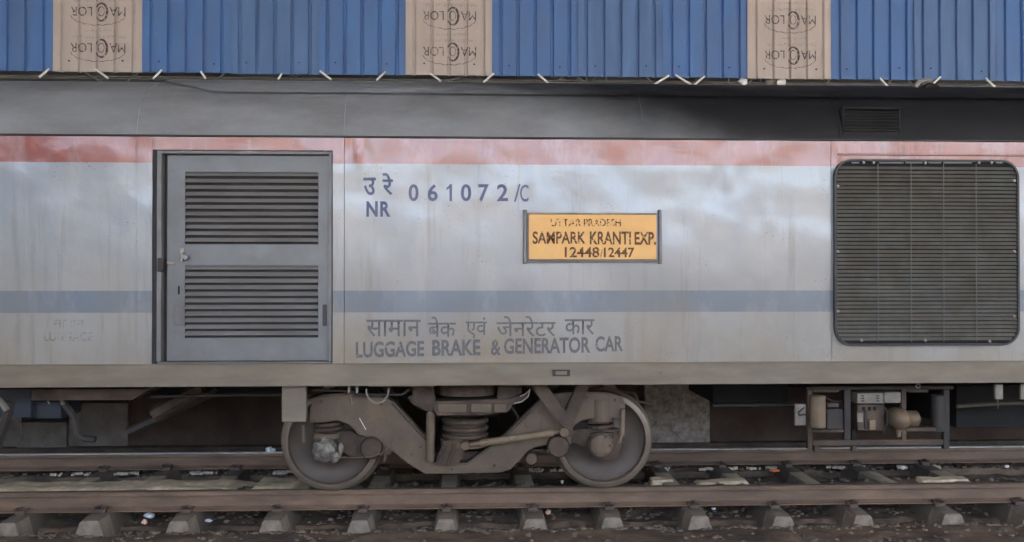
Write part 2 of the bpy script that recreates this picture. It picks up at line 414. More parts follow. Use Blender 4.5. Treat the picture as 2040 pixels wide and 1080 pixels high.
# ------------------------------------------------------------------ sleepers
def sleeper(x):
    s = empty('sleeper', (x, 0, -.38), 'x', 'sleeper', 'concrete sleepers under the rails')
    b = MB(); t = bmesh.new()
    secs = [(-1.215, .15, .085, -.200), (-1.20, .14, .072, -.182), (-1.0, .15, .085, -.172), (-.7, .15, .085, -.172), (-.5, .14, .085, -.174), (.5, .14, .085, -.174), (.7, .15, .085, -.172), (1.0, .15, .085, -.172), (1.255, .155, .088, -.182), (1.27, .165, .10, -.205)]
    rg = []
    for y, wb, wt, zt in secs:
        rg.append([t.verts.new((x + a, y, z)) for a, z in ((-wb, -.40), (-wt, zt - .008), (-wt + .012, zt), (wt - .012, zt), (wt, zt - .008), (wb, -.40))])
    for a, c in zip(rg, rg[1:]):
        for k in range(6): t.faces.new((a[k], a[(k + 1) % 6], c[(k + 1) % 6], c[k]))
    t.faces.new(rg[0]); t.faces.new(rg[-1]); bmesh.ops.recalc_face_normals(t, faces=t.faces)
    bmesh.ops.bevel(t, geom=[e for e in t.edges if e.verts[0].co.y < -1.21 and e.verts[1].co.y < -1.21], offset=.008, segments=1, affect='EDGES')
    b._add(t); sb_ = b.build('sleeper_body', M['sleeper'], s); sb_.data.materials.append(M['sleepertop']); sb_.data.materials.append(M['sleepermid'])
    for f_ in sb_.data.polygons:
        if (f_.normal.z > .8 or abs(f_.normal.x) > .5 and abs(f_.center.y) < 1.1) and abs(f_.center.y) > .6: f_.material_index = 1
        elif f_.normal.z > .8: f_.material_index = 2
    for yr in (YN, YF_):
        for sg in (-1, 1):
            c = MB(); yy = yr + sg * .10
            c.box(x - .045, x + .045, yy - .03, yy + .03, -.175, -.135, bev=.008)
            c.tube([(x - .05, yy + .02 * sg, -.13), (x - .05, yy - .035 * sg, -.125), (x - .015, yy - .055 * sg, -.128), (x + .01, yy, -.105), (x + .045, yy + .02 * sg, -.12), (x + .05, yy - .04 * sg, -.13)], .011, 6)
            c.build('rail_clip', M['clip'], s)
    return s
xs_px = [10, 172, 350, 543, 717, 885, 1062, 1226, 1397, 1562, 1722, 1898, 2065]
names = ['leftmost concrete sleeper, cut by the left edge of the picture', 'second concrete sleeper from the left, under the faded luggage lettering',
 'third concrete sleeper from the left, under the sliding door', 'concrete sleeper just left of the left wheel, end broken on one side', 'concrete sleeper just right of where the left wheel stands',
 'concrete sleeper under the vertical damper of the bogie', 'concrete sleeper left of the right wheel, beside a pale wrapper', 'concrete sleeper directly under the right wheel',
 'first concrete sleeper to the right of the right wheel', 'concrete sleeper left of the underslung equipment rack', 'concrete sleeper under the middle of the equipment rack',
 'second concrete sleeper from the right, right of the equipment rack', 'rightmost concrete sleeper, cut by the right edge of the picture']
s0 = sleeper(0.0)
for i, (p, nm) in enumerate(zip(xs_px, names)):
    s = s0 if i == 0 else copy_tree(s0)
    X = ax(p, -1.21, 1035)
    s.location = (X, random.uniform(-.02, .02), -.38 + random.uniform(-.028, .006)); s.rotation_euler.z = R(random.uniform(-1.5, 1.5)); s.scale = (random.uniform(.92, 1.08), 1, 1); s['label'] = nm
# the master was built at x=0: its parts already hang on it

# ------------------------------------------------------------------ far platform with its wall
YW = 1.78
pw = empty('platform_wall', (0, YW, -.35), 'low stained wall of the far platform, seen under the coach', 'wall')
def wallpart(p0, p1, z0, z1, m, name, proud=0., depth=.25, st=.05):
    x0, x1 = ax(p0, YW, 840), ax(p1, YW, 840)
    b = MB()
    yy = YW - proud
    b.grid(x0, x1, z0, z1, lambda x, z: (x, yy + .008 * noise.noise((x * 4, z * 4, proud * 9)) + .004 * noise.noise((x * 15, z * 15, 0)), z), st=st)
    t = b
    for xa in (x0, x1): t.box(xa - .004 if xa == x1 else xa, xa if xa == x1 else xa + .004, yy + .012, YW + depth, z0, z1)
    t.box(x0 + .01, x1 - .01, yy + .015, YW + depth, z1 - .02, z1 - .003)
    return b.build(name, m, pw)
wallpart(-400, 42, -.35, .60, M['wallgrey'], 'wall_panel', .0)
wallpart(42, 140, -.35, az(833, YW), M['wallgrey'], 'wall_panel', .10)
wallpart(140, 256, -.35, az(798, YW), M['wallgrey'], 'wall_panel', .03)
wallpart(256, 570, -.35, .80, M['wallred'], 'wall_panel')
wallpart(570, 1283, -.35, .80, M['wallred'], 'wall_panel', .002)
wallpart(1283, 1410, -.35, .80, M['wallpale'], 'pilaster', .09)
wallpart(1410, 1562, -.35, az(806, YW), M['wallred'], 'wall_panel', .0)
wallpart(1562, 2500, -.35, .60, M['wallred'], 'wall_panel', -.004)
b = MB(); b.box(-9, 9, YW - .16, YW - .012, -.35, az(886, YW - .15), bev=.015); b.build('wall_footing', M['under'], pw)
b = MB(); b.box(-12, 12, YW + .26, YW + .5, -.35, .82); b.build('wall_core', M['black'], pw)
b = MB(); b.box(-12, 12, YW - .06, YW + .6, .82, .90, bev=.01); b.build('coping', M['plat'], pw)
b = MB(); b.box(-40, 40, YW + .6, 14, .5, .88); tag(b.build('platform', M['plat']), kind='structure')

# far platform roof, a back wall added to darken the gap beneath, and the high shed roof over the track, stretched out to cut the sky light
b = MB(); b.box(-40, 40, 1.9, 12, 4.75, 4.82); b.box(-40, 40, 11.8, 12, .88, 4.75); tag(b.build('platform_shelter', M['shed']), kind='structure')
b = MB(); b.box(-45, 45, -19, 12, 7.785, 7.95); b.box(-45, -7.5, 1.74, 1.78, 4.5, 7.785); b.box(7.5, 45, 1.74, 1.78, 4.5, 7.785); tag(b.build('shed_roof', M['shed']), kind='structure')
b = MB(); b.box(-45, 45, -30, -13.2, -.31, .55); tag(b.build('near_platform', M['plat']), kind='structure')
st_ = empty('light_blocker', (0, -24, .55), 'long low station wall added unseen behind the camera to shape the light', 'building')
b = MB(); b.box(-40, 40, -27, -26, .55, 5.25); b.box(-3, 1.5, -27.5, -26.5, 5.2, 6.1); b.box(3, 4.5, -27.5, -26.5, 5.2, 5.7); b.build('wall', M['blocker'], st_)  # added unseen wall; its height and steps shape the coach reflections
b = MB(); b.box(-40, -8.8, -17.5, -16, .55, 5.9); b.build('left_shade_block', M['blocker'], st_)  # added unseen block that darkens the left of the coach

# ------------------------------------------------------------------ blue cladding above the coach
YC = 1.70
cl = empty('cladding_wall', (0, YC, az(151, YC)), 'blue ribbed sheet cladding with brown printed sheets hanging above the coach roof', 'cladding')
xb0, xb1 = ax(808, YC, 100), ax(984, YC, 100)
PIT = (ax(1489, YC, 100) - ax(808, YC, 100)) / 4
ZC = az(151, YC)
def sheet(x0, wd, m, i):
    b = MB(); n = 5; pt = wd / n; prof = [(0, 0)]
    for k in range(n):
        c = x0 + pt * (k + .5) - x0
        prof += [(c - .024, 0), (c - .011, .030), (c + .011, .030), (c + .024, 0)]
    prof.append((wd + .006, .012)); prof[0] = (0, 0)
    # fine ribs between
    t = bmesh.new(); rows = []
    z0 = ZC + random.uniform(-.008, .008); dy = random.uniform(0, .006) + (i % 2) * .003
    tilt = random.uniform(-.002, .002)
    for j in range(25):
        z = z0 + (7.79 - z0) * j / 24
        rows.append([t.verts.new((x0 + p[0], YC + dy + p[1] + tilt * j * .1 + .004 * noise.noise(((x0 + p[0]) * 2, z * 2, i)), z)) for p in prof])
    for a, c in zip(rows, rows[1:]):
        for k in range(len(prof) - 1): t.faces.new((a[k], a[k + 1], c[k + 1], c[k]))
    b._add(t)
    b.box(x0 + .002, x0 + wd - .002, YC + .042, YC + .05, ZC + .012, 7.78)
    o = b.build('cladding_sheet', m, cl)
    if -6 < x0 < 6:
        for k in (1, 4):
            q = MB(); xs_ = x0 + pt * k + random.uniform(-.02, .02); zs_ = ZC + .13 + random.uniform(-.02, .02); q.cyl((xs_, YC - .001, zs_), (xs_, YC - .010, zs_), .011, n=8); q.build('screw', M['darkiron'], o)
    return o
def print_logo(par, x0, x1, zc, h, k):
    yf = lambda x, z: YC - .004
    W = x1 - x0
    # rotated by 180 degrees: MA C LOR reads from right to left, upside down
    text_mesh('MA', x0 + W * .71, x1, zc - h * .42, zc + h * .42, yf, .0, True, m=M['print'], parent=par)
    text_mesh('LOR', x0, x0 + W * .39, zc - h * .42, zc + h * .42, yf, .0, True, m=M['print'], parent=par)
    t = bmesh.new()
    def arc(cx, cz, rx, rz, a0, a1, th, n=26, wob=0):
        prev = None
        for i in range(n + 1):
            a = a0 + (a1 - a0) * i / n; ww = th * (.45 + .55 * math.sin(math.pi * i / n)) if wob == 0 else th
            dz = wob * abs(math.sin(a * 9))
            p = [t.verts.new((cx + (rx + e) * math.cos(a), YC - .0045, cz + (rz + e) * math.sin(a) + dz)) for e in (-ww / 2, ww / 2)]
            if prev: t.faces.new((prev[0], prev[1], p[1], p[0]))
            prev = p
    cx = x0 + W * .56
    arc(cx, zc - h * .05, W * .105, h * .80, R(-150), R(150), .030)
    arc(cx, zc, W * .055, h * .42, 0, 6.283, .012)
    arc(x0 + W * .5, zc - h * .35, W * .5, h * .95, R(180 + 6), R(360 - 6), .008, n=44, wob=.012)
    b = MB(); b._add(t); b.build('logo_ring', M['print'], par, sharp=False)
k = 0
x = xb0 - 4 * PIT * 2
while x < 7.6:
    i = round((x - xb0) / PIT)
    if i % 4 == 0:
        o = sheet(x, PIT, M['brown'], i); o['label'] = 'brown printed sheet between the blue ones'
        if -6 < x < 6:
            lx0 = x + PIT * .20; lx1 = x + PIT * .815
            for q, py in enumerate((104, 33, -38)):
                zc = az(py, YC); print_logo(o, lx0, lx1, zc, .135, q)
                yf = lambda x_, z_: YC - .004
                text_mesh('MACLOR INDUSTRY LTD.', lx0 + .02, lx1, az(py - 21, YC) - .018, az(py - 21, YC) + .018, yf, 0, True, m=M['printfaint'], parent=o)
                text_mesh('QUALITY SHEETS', lx0 + .17, lx1 - .12, az(py - 34, YC) - .014, az(py - 34, YC) + .014, yf, 0, True, m=M['printfaint'], parent=o)
    else:
        sheet(x, PIT, M['blue2' if i % 4 == 2 else 'blue'], i)
    x += PIT

# lattice truss behind the lower edge of the sheets
tr = empty('roof_truss', (0, 1.9, az(190, 1.85)), 'lattice truss of thin pale rods just below the blue sheets', 'truss')
rods = [((82,151),(96,139),1),((160,139),(180,151),0),((192,139),(211,153),1),((268,152),(282,141),0),((308,154),(321,141),1),((401,144),(408,154),1),
 ((436,156),(448,146),0),((556,155),(561,148),1),((585,156),(598,147),0),((639,143),(656,156),1),((753,157),(767,144),1),((859,148),(874,159),1),((906,158),(930,150),0),((942,149),(962,160),0),((967,161),(982,148),1),
 ((1073,149),(1089,163),1),((1108,163),(1127,150),0),((1146,151),(1166,163),0),((1168,150),(1169,163),0),((1178,163),(1192,151),0),((1207,150),(1208,165),0),((1285,152),(1300,166),0),((1306,167),(1330,152),1),
 ((1348,151),(1375,168),1),((1384,169),(1402,153),1),((1452,153),(1451,169),0),((1486,170),(1502,156),0),((1514,157),(1515,170),0),((1640,170),(1656,157),0),((1754,157),(1767,171),1),((1768,168),(1778,158),0),((1805,158),(1815,166),0),((1863,163),(1872,155),1),((1965,157),(1979,171),1),((1968,171),(1984,158),0),((2010,158),(2030,169),0)]
YT = 1.83
for (a, b_, br) in rods:
    if a[1] > b_[1]: a, b_ = b_, a
    YT_ = 1.665 if br else YT
    (xa, za), (xc, zc) = at(*a, YT_), at(*b_, YT_)
    dx = (xc - xa) / (zc - za)
    zt, zb = za + (.01 if br else .12), zc - (.02 if br else .10)
    b = MB(); b.cyl((xa + dx * (zt - za), YT_, zt), (xa + dx * (zb - za), YT_, zb), .0135 if br else .011, n=8)
    b.build('rod', M['white'] if br else M['dull'], tr)  # light caught by the brighter rods is put into their white colour
b = MB(); b.box(-8, 8, YT + .03, YT + .08, ZC + .10, ZC + .15, bev=.004); b.box(-8, 8, YT + .03, YT + .08, ZC - .26, ZC - .21, bev=.004); b.build('chord', M['dull'], tr)
cb = MB()
for dz, ph in ((-.035, 0), (-.06, 1.2)):
    pts = [(x_ * .5, 1.80, ZC + dz + .003 * math.sin(x_ * .6 + ph)) for x_ in range(-14, 15)]
    cb.tube(pts, .006, 5)
tag(cb.build('overhead_cable', M['dull']), 'thin loose cables running along the lower edge of the blue sheets', 'cable')

# pale lumps standing in for glimpses of sky, with a grey rag between
def crumple(name, c, r, m, label, cat, sq=(1, 1, 1), jit=.3, sub=2):
    b = MB(); b.ball(c, r, sub, sq, jit); o = b.build(name, m); return tag(o, label, cat)
x_, z_ = at(1480, 162, 1.78); crumple('pale_bit', (x_, 1.78, z_), .055, M['litter'], 'pale lump standing for a glimpse of sky left of the right printed sheet, under its edge', 'scrap', (1, .5, .9))
x_, z_ = at(1557, 164, 1.78); crumple('sky_glimpse', (x_, 1.78, z_), .062, M['white'], 'white lump standing for a glimpse of sky under the right printed sheet', 'rag', (1, .5, .85), .12)
x_, z_ = at(1533, 164, 1.78); crumple('grey_rag', (x_, 1.78, z_), .06, M['dull'], 'dull grey rag under the right printed sheet', 'rag', (1.1, .5, .8), .15)

# ------------------------------------------------------------------ the coach
co = empty('railway_coach', (0, 0, 0), 'grey luggage brake and generator coach with red top band and blue stripe', 'railway coach')
X_DL, X_DR = ax(303, YB, 510), ax(663, YB, 510)
X_S1 = ax(686, YB, 510); X_S2 = ax(1656, YB, 510); X_LE = ax(272, YB, 510)
Z_DT = az(299, YB, 480) - .0; Z_DB = ZSOLE
def dent(x, z):
    f = min(1, max(0, (z - Z0) / .8))
    d = .007 * noise.noise((x * 1.0, 0, z * 1.5)) * f + .0065 * f * noise.noise((x * 2.9, 5, z * 3.8)) + .0016 * noise.noise((x * 6.5, 9, z * 8))
    # puckered welds near the frame seam and the grille corner
    for cx, cz, a, s in ((X_S1 + .12, ZR + .10, .012, .10), (X_S2 + .08, ZTOP - .10, .008, .07), (X_S2 + .26, ZTOP - .08, .006, .05), (X_S2 - .15, ZR - .08, .006, .06), (X_S2 - .9, ZR - .12, .006, .13), (X_S1 + 1.6, ZR - .1, .006, .12), (X_S2 - .55, ZR - .45, .008, .16)):
        q = ((x - cx) ** 2 + (z - cz) ** 2) / s ** 2
        if q < 9: d -= a * math.exp(-q) * math.cos(4 * (x - cx) / s)
    return d
def side(x0, x1, z0, z1, proud=0., name='side_panel', d=1.):
    b = MB(); b.grid(x0, x1, z0, z1, lambda x, z: (x, YB - proud + dent(x, z) * d, z), st=.025)
    # returned edges so the sheet has thickness
    for xa, s in ((x0, 1), (x1, -1)): b.box(min(xa, xa + s * .006), max(xa, xa + s * .006), YB - proud + .012, YB + .06, z0, z1)
    return b.build(name, M['paint'], co)
side(-9.0, X_LE - .002, ZSOLE + .002, ZTOP, .0)
side(X_LE + .002, X_DL, ZSOLE + .002, ZTOP, .004)
side(X_DL + .002, X_DR - .002, Z_DT, ZTOP, .002)
side(X_DR, X_S1 - .002, ZSOLE + .002, ZTOP, .004)
side(X_S1 + .002, X_S2 - .002, ZSOLE + .002, ZTOP, .0)
side(X_S2 + .002, 9.0, ZSOLE + .002, ZTOP, .003)
# sole bar along the bottom with a rolled lip
b = MB(); b.grid(-9, 9, Z0, ZSOLE, lambda x, z: (x, YB - .010 + .002 * noise.noise((x * 2, 3, z * 4)), z), st=.05)
b.box(-9, 9, YB - .004, YB + .20, Z0 + .0, Z0 + .006); b.box(-9, 9, YB - .016, YB + .01, ZSOLE - .008, ZSOLE + .002, bev=.002)
b.build('sole_bar', M['sole'], co)
# shell that closes the body
b = MB(); b.box(-9, 9, YB + .12, 1.60, Z0 + .03, ZTOP + .05); b.build('body_shell', M['black'], co)
b = MB(); b.box(-9, 9, 1.601, 1.62, Z0, ZTOP + .1); b.build('far_side', M['sole'], co)
# gutter under the roof edge
b = MB(); b.box(-9, 9, YB - .022, YB + .03, ZTOP + .003, ZTOP + .016, bev=.003); b.build('gutter', M['gring'], co)
# roof
RP = [(-1.625, ZTOP + .017), (-1.612, ZTOP + .10), (-1.585, ZTOP + .20), (-1.53, ZTOP + .30), (-1.44, ZTOP + .40), (-1.32, ZTOP + .482), (-1.15, ZTOP + .56), (-.95, ZTOP + .618), (-.7, ZTOP + .665), (-.35, ZTOP + .70), (0, ZTOP + .71)]
def roof_at(s_):
    s_ = max(0, min(len(RP) - 1.0001, s_)); i = int(s_); f = s_ - i
    return (RP[i][0] * (1 - f) + RP[i + 1][0] * f, RP[i][1] * (1 - f) + RP[i + 1][1] * f)
def roof_piece(x0, x1, s0_, s1_, lift, name='roof_panel', edge=None):
    b = MB()
    def f(x, s_):
        y, z = roof_at(s_); yn, zn = roof_at(s_ + .2); yp, zp = roof_at(s_ - .2)
        t = Vector((yn - yp, zn - zp)).normalized(); nx, nz = -t.y, t.x
        l_ = lift + .003 * noise.noise((x * 1.4, s_ * .8, 1))
        return (x, y + nx * l_, z + nz * l_)
    n_ = max(2, int((x1 - x0) / .08))
    t = bmesh.new(); V = []
    m_ = 22
    for i in range(n_ + 1):
        x = x0 + (x1 - x0) * i / n_
        sa = s0_ + (edge(x) if edge else 0)
        V.append([t.verts.new(f(x, sa + (s1_ - sa) * j / m_)) for j in range(m_ + 1)])
    for i in range(n_):
        for j in range(m_): t.faces.new((V[i][j], V[i + 1][j], V[i + 1][j + 1], V[i][j + 1])).smooth = True
    r = bmesh.ops.solidify(t, geom=t.faces[:], thickness=-.006 if not edge else .014)
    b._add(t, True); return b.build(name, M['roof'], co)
rx = [-9, ax(275, -1.6, 230), ax(686, -1.6, 230), ax(1280, -1.6, 230), ax(1672, -1.6, 230), 9]
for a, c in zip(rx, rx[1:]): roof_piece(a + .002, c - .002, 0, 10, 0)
xa = ax(300, -1.5, 180)
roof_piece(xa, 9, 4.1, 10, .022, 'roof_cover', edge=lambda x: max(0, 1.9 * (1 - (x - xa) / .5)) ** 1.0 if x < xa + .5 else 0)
b = MB()
for i in range(len(RP) - 1): b.box(-9, 9, -RP[i + 1][0], -RP[i][0], RP[i + 1][1] - .05, RP[i + 1][1])
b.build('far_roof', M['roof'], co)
# welded seams on the roof
for xr in rx[1:-1]:
    b = MB(); b.tube([(xr, *Vector(roof_at(s_)) + Vector((-.004, .002))) for s_ in (0, .5, 1, 1.5, 2, 2.5, 3, 3.5, 4, 4.6, 5.2, 6, 7)], .004, 6); b.build('roof_seam', M['roof'], co)

# roof ventilator with slats, right
xv0, xv1 = ax(1677, -1.6, 240), ax(1792, -1.6, 240)
zv0, zv1 = az(272, -1.6, 1700) + .012, az(218, -1.6, 1700)
b = MB()
b.box(xv0, xv1, -1.62, -1.42, zv1, zv1 + .015); b.box(xv0, xv0 + .015, -1.62, -1.42, zv0, zv1); b.box(xv1 - .015, xv1, -1.62, -1.42, zv0, zv1)
vn = b.build('roof_vent', M['black'], co)
for k in range(7):
    z = zv0 + .02 + k * (zv1 - zv0 - .03) / 7
    q = MB(); q.box(xv0 + .015, xv1 - .015, -1.632, -1.58, z, z + .006, rot=('X', R(-35))); q.build('slat', M['gring'], vn)
# exhaust silencer on the roof, right
x_, z_ = at(1850, 182, -1.1)
b = MB(); b.cyl((x_ + .02, -1.1, z_ - .02), (x_ + .02, -.4, z_ - .02), .10, n=28); b.cyl((x_ + .02, -1.14, z_ - .02), (x_ + .02, -1.1, z_ - .02), .085, .10, n=28)
b.cyl((x_ + .02, -.8, z_ - .2), (x_ + .02, -.8, z_), .06)
ex = b.build('exhaust_silencer', M['black'], co)
q = MB(); q.tube([(x_ - .14, -1.12, z_ + .03), (x_ - .11, -1.12, z_ + .075), (x_ - .05, -1.12, z_ + .1), (x_ + .02, -1.12, z_ + .095)], .022, 8); q.build('exhaust_pipe', M['dull'], ex)

# --- sliding door
YD = YB + .045
df = MB()
zt_, zb_ = Z_DT, Z_DB
def fr(x0, x1, z0, z1, y0, y1, bev=.003): df.box(x0, x1, y0, y1, z0, z1, bev=bev)
W1 = X_DR - X_DL
fr(X_DL + .045, X_DR - .034, zt_ - .034, zt_ - .008, YB - .006, YD + .02)                      # head
fr(X_DL + .038, X_DL + .078, zb_ + .02, zt_ - .008, YB - .004, YD + .03)                     # left jamb
fr(X_DR - .034, X_DR - .008, zb_ + .02, zt_ - .008, YB - .006, YD + .03)                      # right jamb
fr(X_DL + .045, X_DR - .008, zb_ + .004, zb_ + .018, YB - .010, YD + .03)
dfo = df.build('door_frame', M['jamb'], co)
b = MB()
b.box(X_DL + .002, X_DL + .036, YB - .002, YD + .04, zb_, zt_, bev=.002); b.box(X_DL + .036, X_DR, YB + .0, YD + .04, zt_ - .007, zt_ - .0005)
b.box(X_DR - .006, X_DR - .001, YB - .008, YD + .04, zb_, zt_ - .008); b.box(X_DL + .08, X_DL + .108, YD + .02, YD + .03, zb_ + .02, zt_ - .04)
b.build('door_seal', M['darkgap'], dfo)
xl, xr = X_DL + .110, X_DR - .040
zl, zh = zb_ + .024, zt_ - .040
lx0, lx1 = ax(369, YD, 510), ax(634, YD, 510)
u1, u0 = az(343, YD, 500), az(487, YD, 500); v1, v0 = az(529, YD, 500), az(673, YD, 500)
b = MB()
for a, c, e, f_ in ((xl, lx0, zl, zh), (lx1, xr, zl, zh), (lx0, lx1, u1, zh), (lx0, lx1, v1, u0), (lx0, lx1, zl, v0)):
    b.grid(a, c, e, f_, lambda x, z: (x, YD + .4 * dent(x * 1.3 + 7, z), z), st=.05)
for a, c, e, f_ in ((xl, xl + .01, zl, zh), (xr - .01, xr, zl, zh)): b.box(a, c, YD + .008, YD + .03, e, f_)
leaf = b.build('sliding_door', M['door'], co)
for zz0, zz1 in ((u0, u1), (v0, v1)):
    p = (zz1 - zz0) / 11
    for k in range(11):
        z = zz0 + k * p
        q = MB(); t = bmesh.new()
        pr = [(YD + .022, z + p * 1.0), (YD + .010, z + p * .86), (YD - .012, z + p * .52), (YD - .016, z + p * .42), (YD - .010, z + p * .38), (YD - .004, z + p * .42), (YD + .016, z + p * .88)]
        t1 = [[t.verts.new((x, y, zc)) for y, zc in pr] for x in (lx0, lx1)]
        for i in range(len(pr) - 1): t.faces.new((t1[0][i], t1[1][i], t1[1][i + 1], t1[0][i + 1]))
        for r_ in t1: t.faces.new(r_)
        bmesh.ops.recalc_face_normals(t, faces=t.faces); q._add(t); q.build('louvre_slat', M['louvre'], leaf)
b = MB(); b.box(lx0 - .01, lx1 + .01, YD + .045, YD + .05, v0 - .01, u1 + .01); b.build('louvre_backing', M['slatgap'], leaf)  # dark colour gives the hollow behind the slats its shade
# latch, handle, recess plates, cable
x_, z_ = at(366, 505, YD)
q = MB(); q.box(x_ - .03, x_ + .012, YD - .02, YD, z_ - .01, z_ + .055, bev=.006); q.box(x_ - .004, x_ + .05, YD - .045, YD - .01, z_ - .055, z_ - .012, bev=.008, rot=('Y', R(35)))
q.cyl((x_, YD - .04, z_ + .01), (x_ - .01, YD - .035, z_ - .07), .012); q.build('latch', M['bolt'], leaf)
x2, z2 = at(340, 524, YD)
q = MB(); q.box(x2 - .03, x2 + .045, YD - .012, YD, z2 - .014, z2 + .014, bev=.004); q.build('hasp', M['palebox'], leaf)
x2, z2 = at(356, 577, YD)
q = MB(); q.box(x2 - .006, x2 + .01, YD - .005, YD - .0, z2 - .04, z2 + .03, bev=.002); q.build('keyhole', M['black'], leaf)
x2, z2 = at(356, 628, YD)
q = MB(); q.box(x2 - .045, x2 + .045, YD - .006, YD - .0, z2 - .09, z2 + .09, bev=.004); q.build('recess_plate', M['jamb'], leaf)
q = MB(); q.box(x2 - .02, x2 + .02, YD - .012, YD - .007, z2 - .08, z2 + .08, bev=.003); q.build('door_handle', M['door'], leaf)
x2, z2 = at(647, 628, YD)
q = MB(); q.box(x2 - .018, x2 + .016, YD - .007, YD, z2 - .09, z2 + .09, bev=.003); q.build('finger_pull', M['gring'], leaf)
# hinges / pulleys lump at jamb
x2, z2 = at(322, 528, YB)
q = MB(); q.box(x2 - .035, x2 + .02, YB - .012, YB + .01, z2 - .06, z2 + .06, bev=.008); q.build('stop_block', M['darkiron'], dfo)

# --- radiator grille
gx0, gx1 = ax(1663, YB - .02, 505), ax(2027, YB - .02, 505)
gz1, gz0 = az(320, YB - .02, 1845) , az(687, YB - .02, 1845)
RG = .15
def rr(x0, x1, z0, z1, r, n=8):
    P = []
    for cx, cz, a0 in ((x1 - r, z1 - r, 0), (x0 + r, z1 - r, 90), (x0 + r, z0 + r, 180), (x1 - r, z0 + r, 270)):
        for i in range(n + 1):
            a = R(a0 + 90 * i / n); P.append((cx + r * math.cos(a), cz + r * math.sin(a)))
    return P
b = MB(); b.prism(rr(gx0 + .002, gx1 - .002, gz0 + .002, gz1 - .002, RG), YB - .014, YB + .02); gr = b.build('radiator_grille', M['black'], co)
b = MB(); t = bmesh.new(); A = rr(gx0 - .008, gx1 + .008, gz0 - .008, gz1 + .008, RG + .008); B = rr(gx0 + .010, gx1 - .010, gz0 + .010, gz1 - .010, RG - .01)
L = len(A)
va = [[t.verts.new((p[0], y, p[1])) for p in P] for P, y in ((A, YB + .01), (A, YB - .040), (B, YB - .040), (B, YB - .01))]
for a, c in zip(va, va[1:]):
    for i in range(L): t.faces.new((a[i], a[(i + 1) % L], c[(i + 1) % L], c[i]))
bmesh.ops.recalc_face_normals(t, faces=t.faces); b._add(t); b.build('rim', M['gring'], gr)
NS = 44
for k in range(NS):
    z = gz0 + .03 + (gz1 - gz0 - .085) * (k + .5) / NS
    e = 0
    for zc, s in ((gz0 + RG, -1), (gz1 - RG, 1)):
        if (z - zc) * s > 0: e = RG - math.sqrt(max(0, RG ** 2 - (z - zc) ** 2))
    hh = (gz1 - gz0) / NS
    jz = random.uniform(-.0012, .0012)
    q = MB(); t = bmesh.new()
    nseg = 10; rows = []
    for i in range(nseg + 1):
        x = gx0 + .011 + e + (gx1 - gx0 - .022 - 2 * e) * i / nseg
        w_ = .0016 * noise.noise((x * 4, k * 1.7, 2)) + jz
        rows.append([t.verts.new((x, y, z + dz + w_)) for y, dz in ((YB - .017, hh * .5), (YB - .034, -hh * .18), (YB - .032, -hh * .26), (YB - .015, hh * .36))])
    for a, c in zip(rows, rows[1:]):
        for i in range(4): t.faces.new((a[i], a[(i + 1) % 4], c[(i + 1) % 4], c[i]))
    t.faces.new(rows[0]); t.faces.new(rows[-1]); bmesh.ops.recalc_face_normals(t, faces=t.faces)
    q._add(t); q.build('grille_slat', M['grille'], gr)
for px in (1749, 1815, 1880, 1945):
    x = ax(px, YB - .04, 500); q = MB(); q.cyl((x, YB - .037, gz0 + .03), (x + .004, YB - .037, gz1 - .03), .0035, n=6); q.build('tie_wire', M['jamb'], gr)
for px, py in ((1669, 371), (1669, 501), (2020, 501), (2020, 360), (1716, 678), (1843, 678), (1971, 680), (1720, 324), (1740, 324), (1843, 325), (1950, 324), (1975, 324), (1669, 620), (2020, 630)):
    x, z = at(px, py, YB - .04); q = MB(); q.cyl((x, YB - .036, z), (x, YB - .052, z), .013, .010, n=10); q.build('grille_bolt', M['bolt'], gr)
for a, c in ((1697, 1712), (1752, 1800), (1804, 1838), (1850, 1875), (1880, 1936), (1984, 1998)):
    x0, z = at(a, 324, YB - .04); x1 = at(c, 324, YB - .04)[0]
    q = MB(); q.box(x0, x1, YB - .042, YB - .03, z - .007, z + .006, bev=.002); q.build('top_strip', M['jamb'], gr)
# drip rail over the grille
x0, z = at(1668, 308, YB); b = MB(); b.box(x0, x0 + 2.2, YB - .022, YB - .002, z - .006, z + .008, bev=.004); b.build('drip_rail', M['paint'], co)

# --- lettering on the side
sf = lambda off: (lambda x, z: YB + dent(x, z) * .98 - off)
def letter(body, px0, px1, py0, py1, m, bold=.012, slope_px=0., name='lettering', space=1., off=.003):
    x0, z1 = at(px0, py0, YB); x1, _ = at(px1, py0, YB); _, z0 = at(px0, py1, YB)
    ln = (x1 - x0)
    z_r = at(px1, py0 - slope_px, YB)[1]
    return text_mesh(body, x0, x1, z0, z1, sf(off), bold, slope=(z_r - z1) / ln, m=m, parent=co, name=name, space=space)
letter('उ', 724, 749, 354, 389, M['ink'], .018); letter('रे', 762, 783, 345, 389, M['ink'], .018)
letter('NR', 730, 778, 401, 432, M['ink'], .036, space=1.15)
one = [at(a_, b_, YB) for a_, b_ in ((896, 367), (900.5, 367), (900.5, 401), (895.5, 401), (895.5, 375), (889.5, 379), (889.5, 374), (894, 371))]
b = MB(); vs_ = [b.bm.verts.new((x, YB + dent(x, z) * .98 - .003, z)) for x, z in one]; b.bm.faces.new(vs_); b.build('lettering', M['ink'], co, sharp=False)
for ch, a, c in (('0', 814, 834), ('6', 852, 872), ('0', 918, 939), ('7', 953, 974), ('2', 990, 1012)):
    letter(ch, a, c, 367, 401, M['ink'], .008 if ch == '1' else .022)
letter('/', 1024, 1037, 367, 402, M['ink'], .0); letter('C', 1036, 1053, 368, 402, M['ink'], .008)
letter('सामान', 730, 838, 637, 671, M['inkold'], .008)
letter('बेक', 853, 908, 631, 671, M['inkold'], .008)
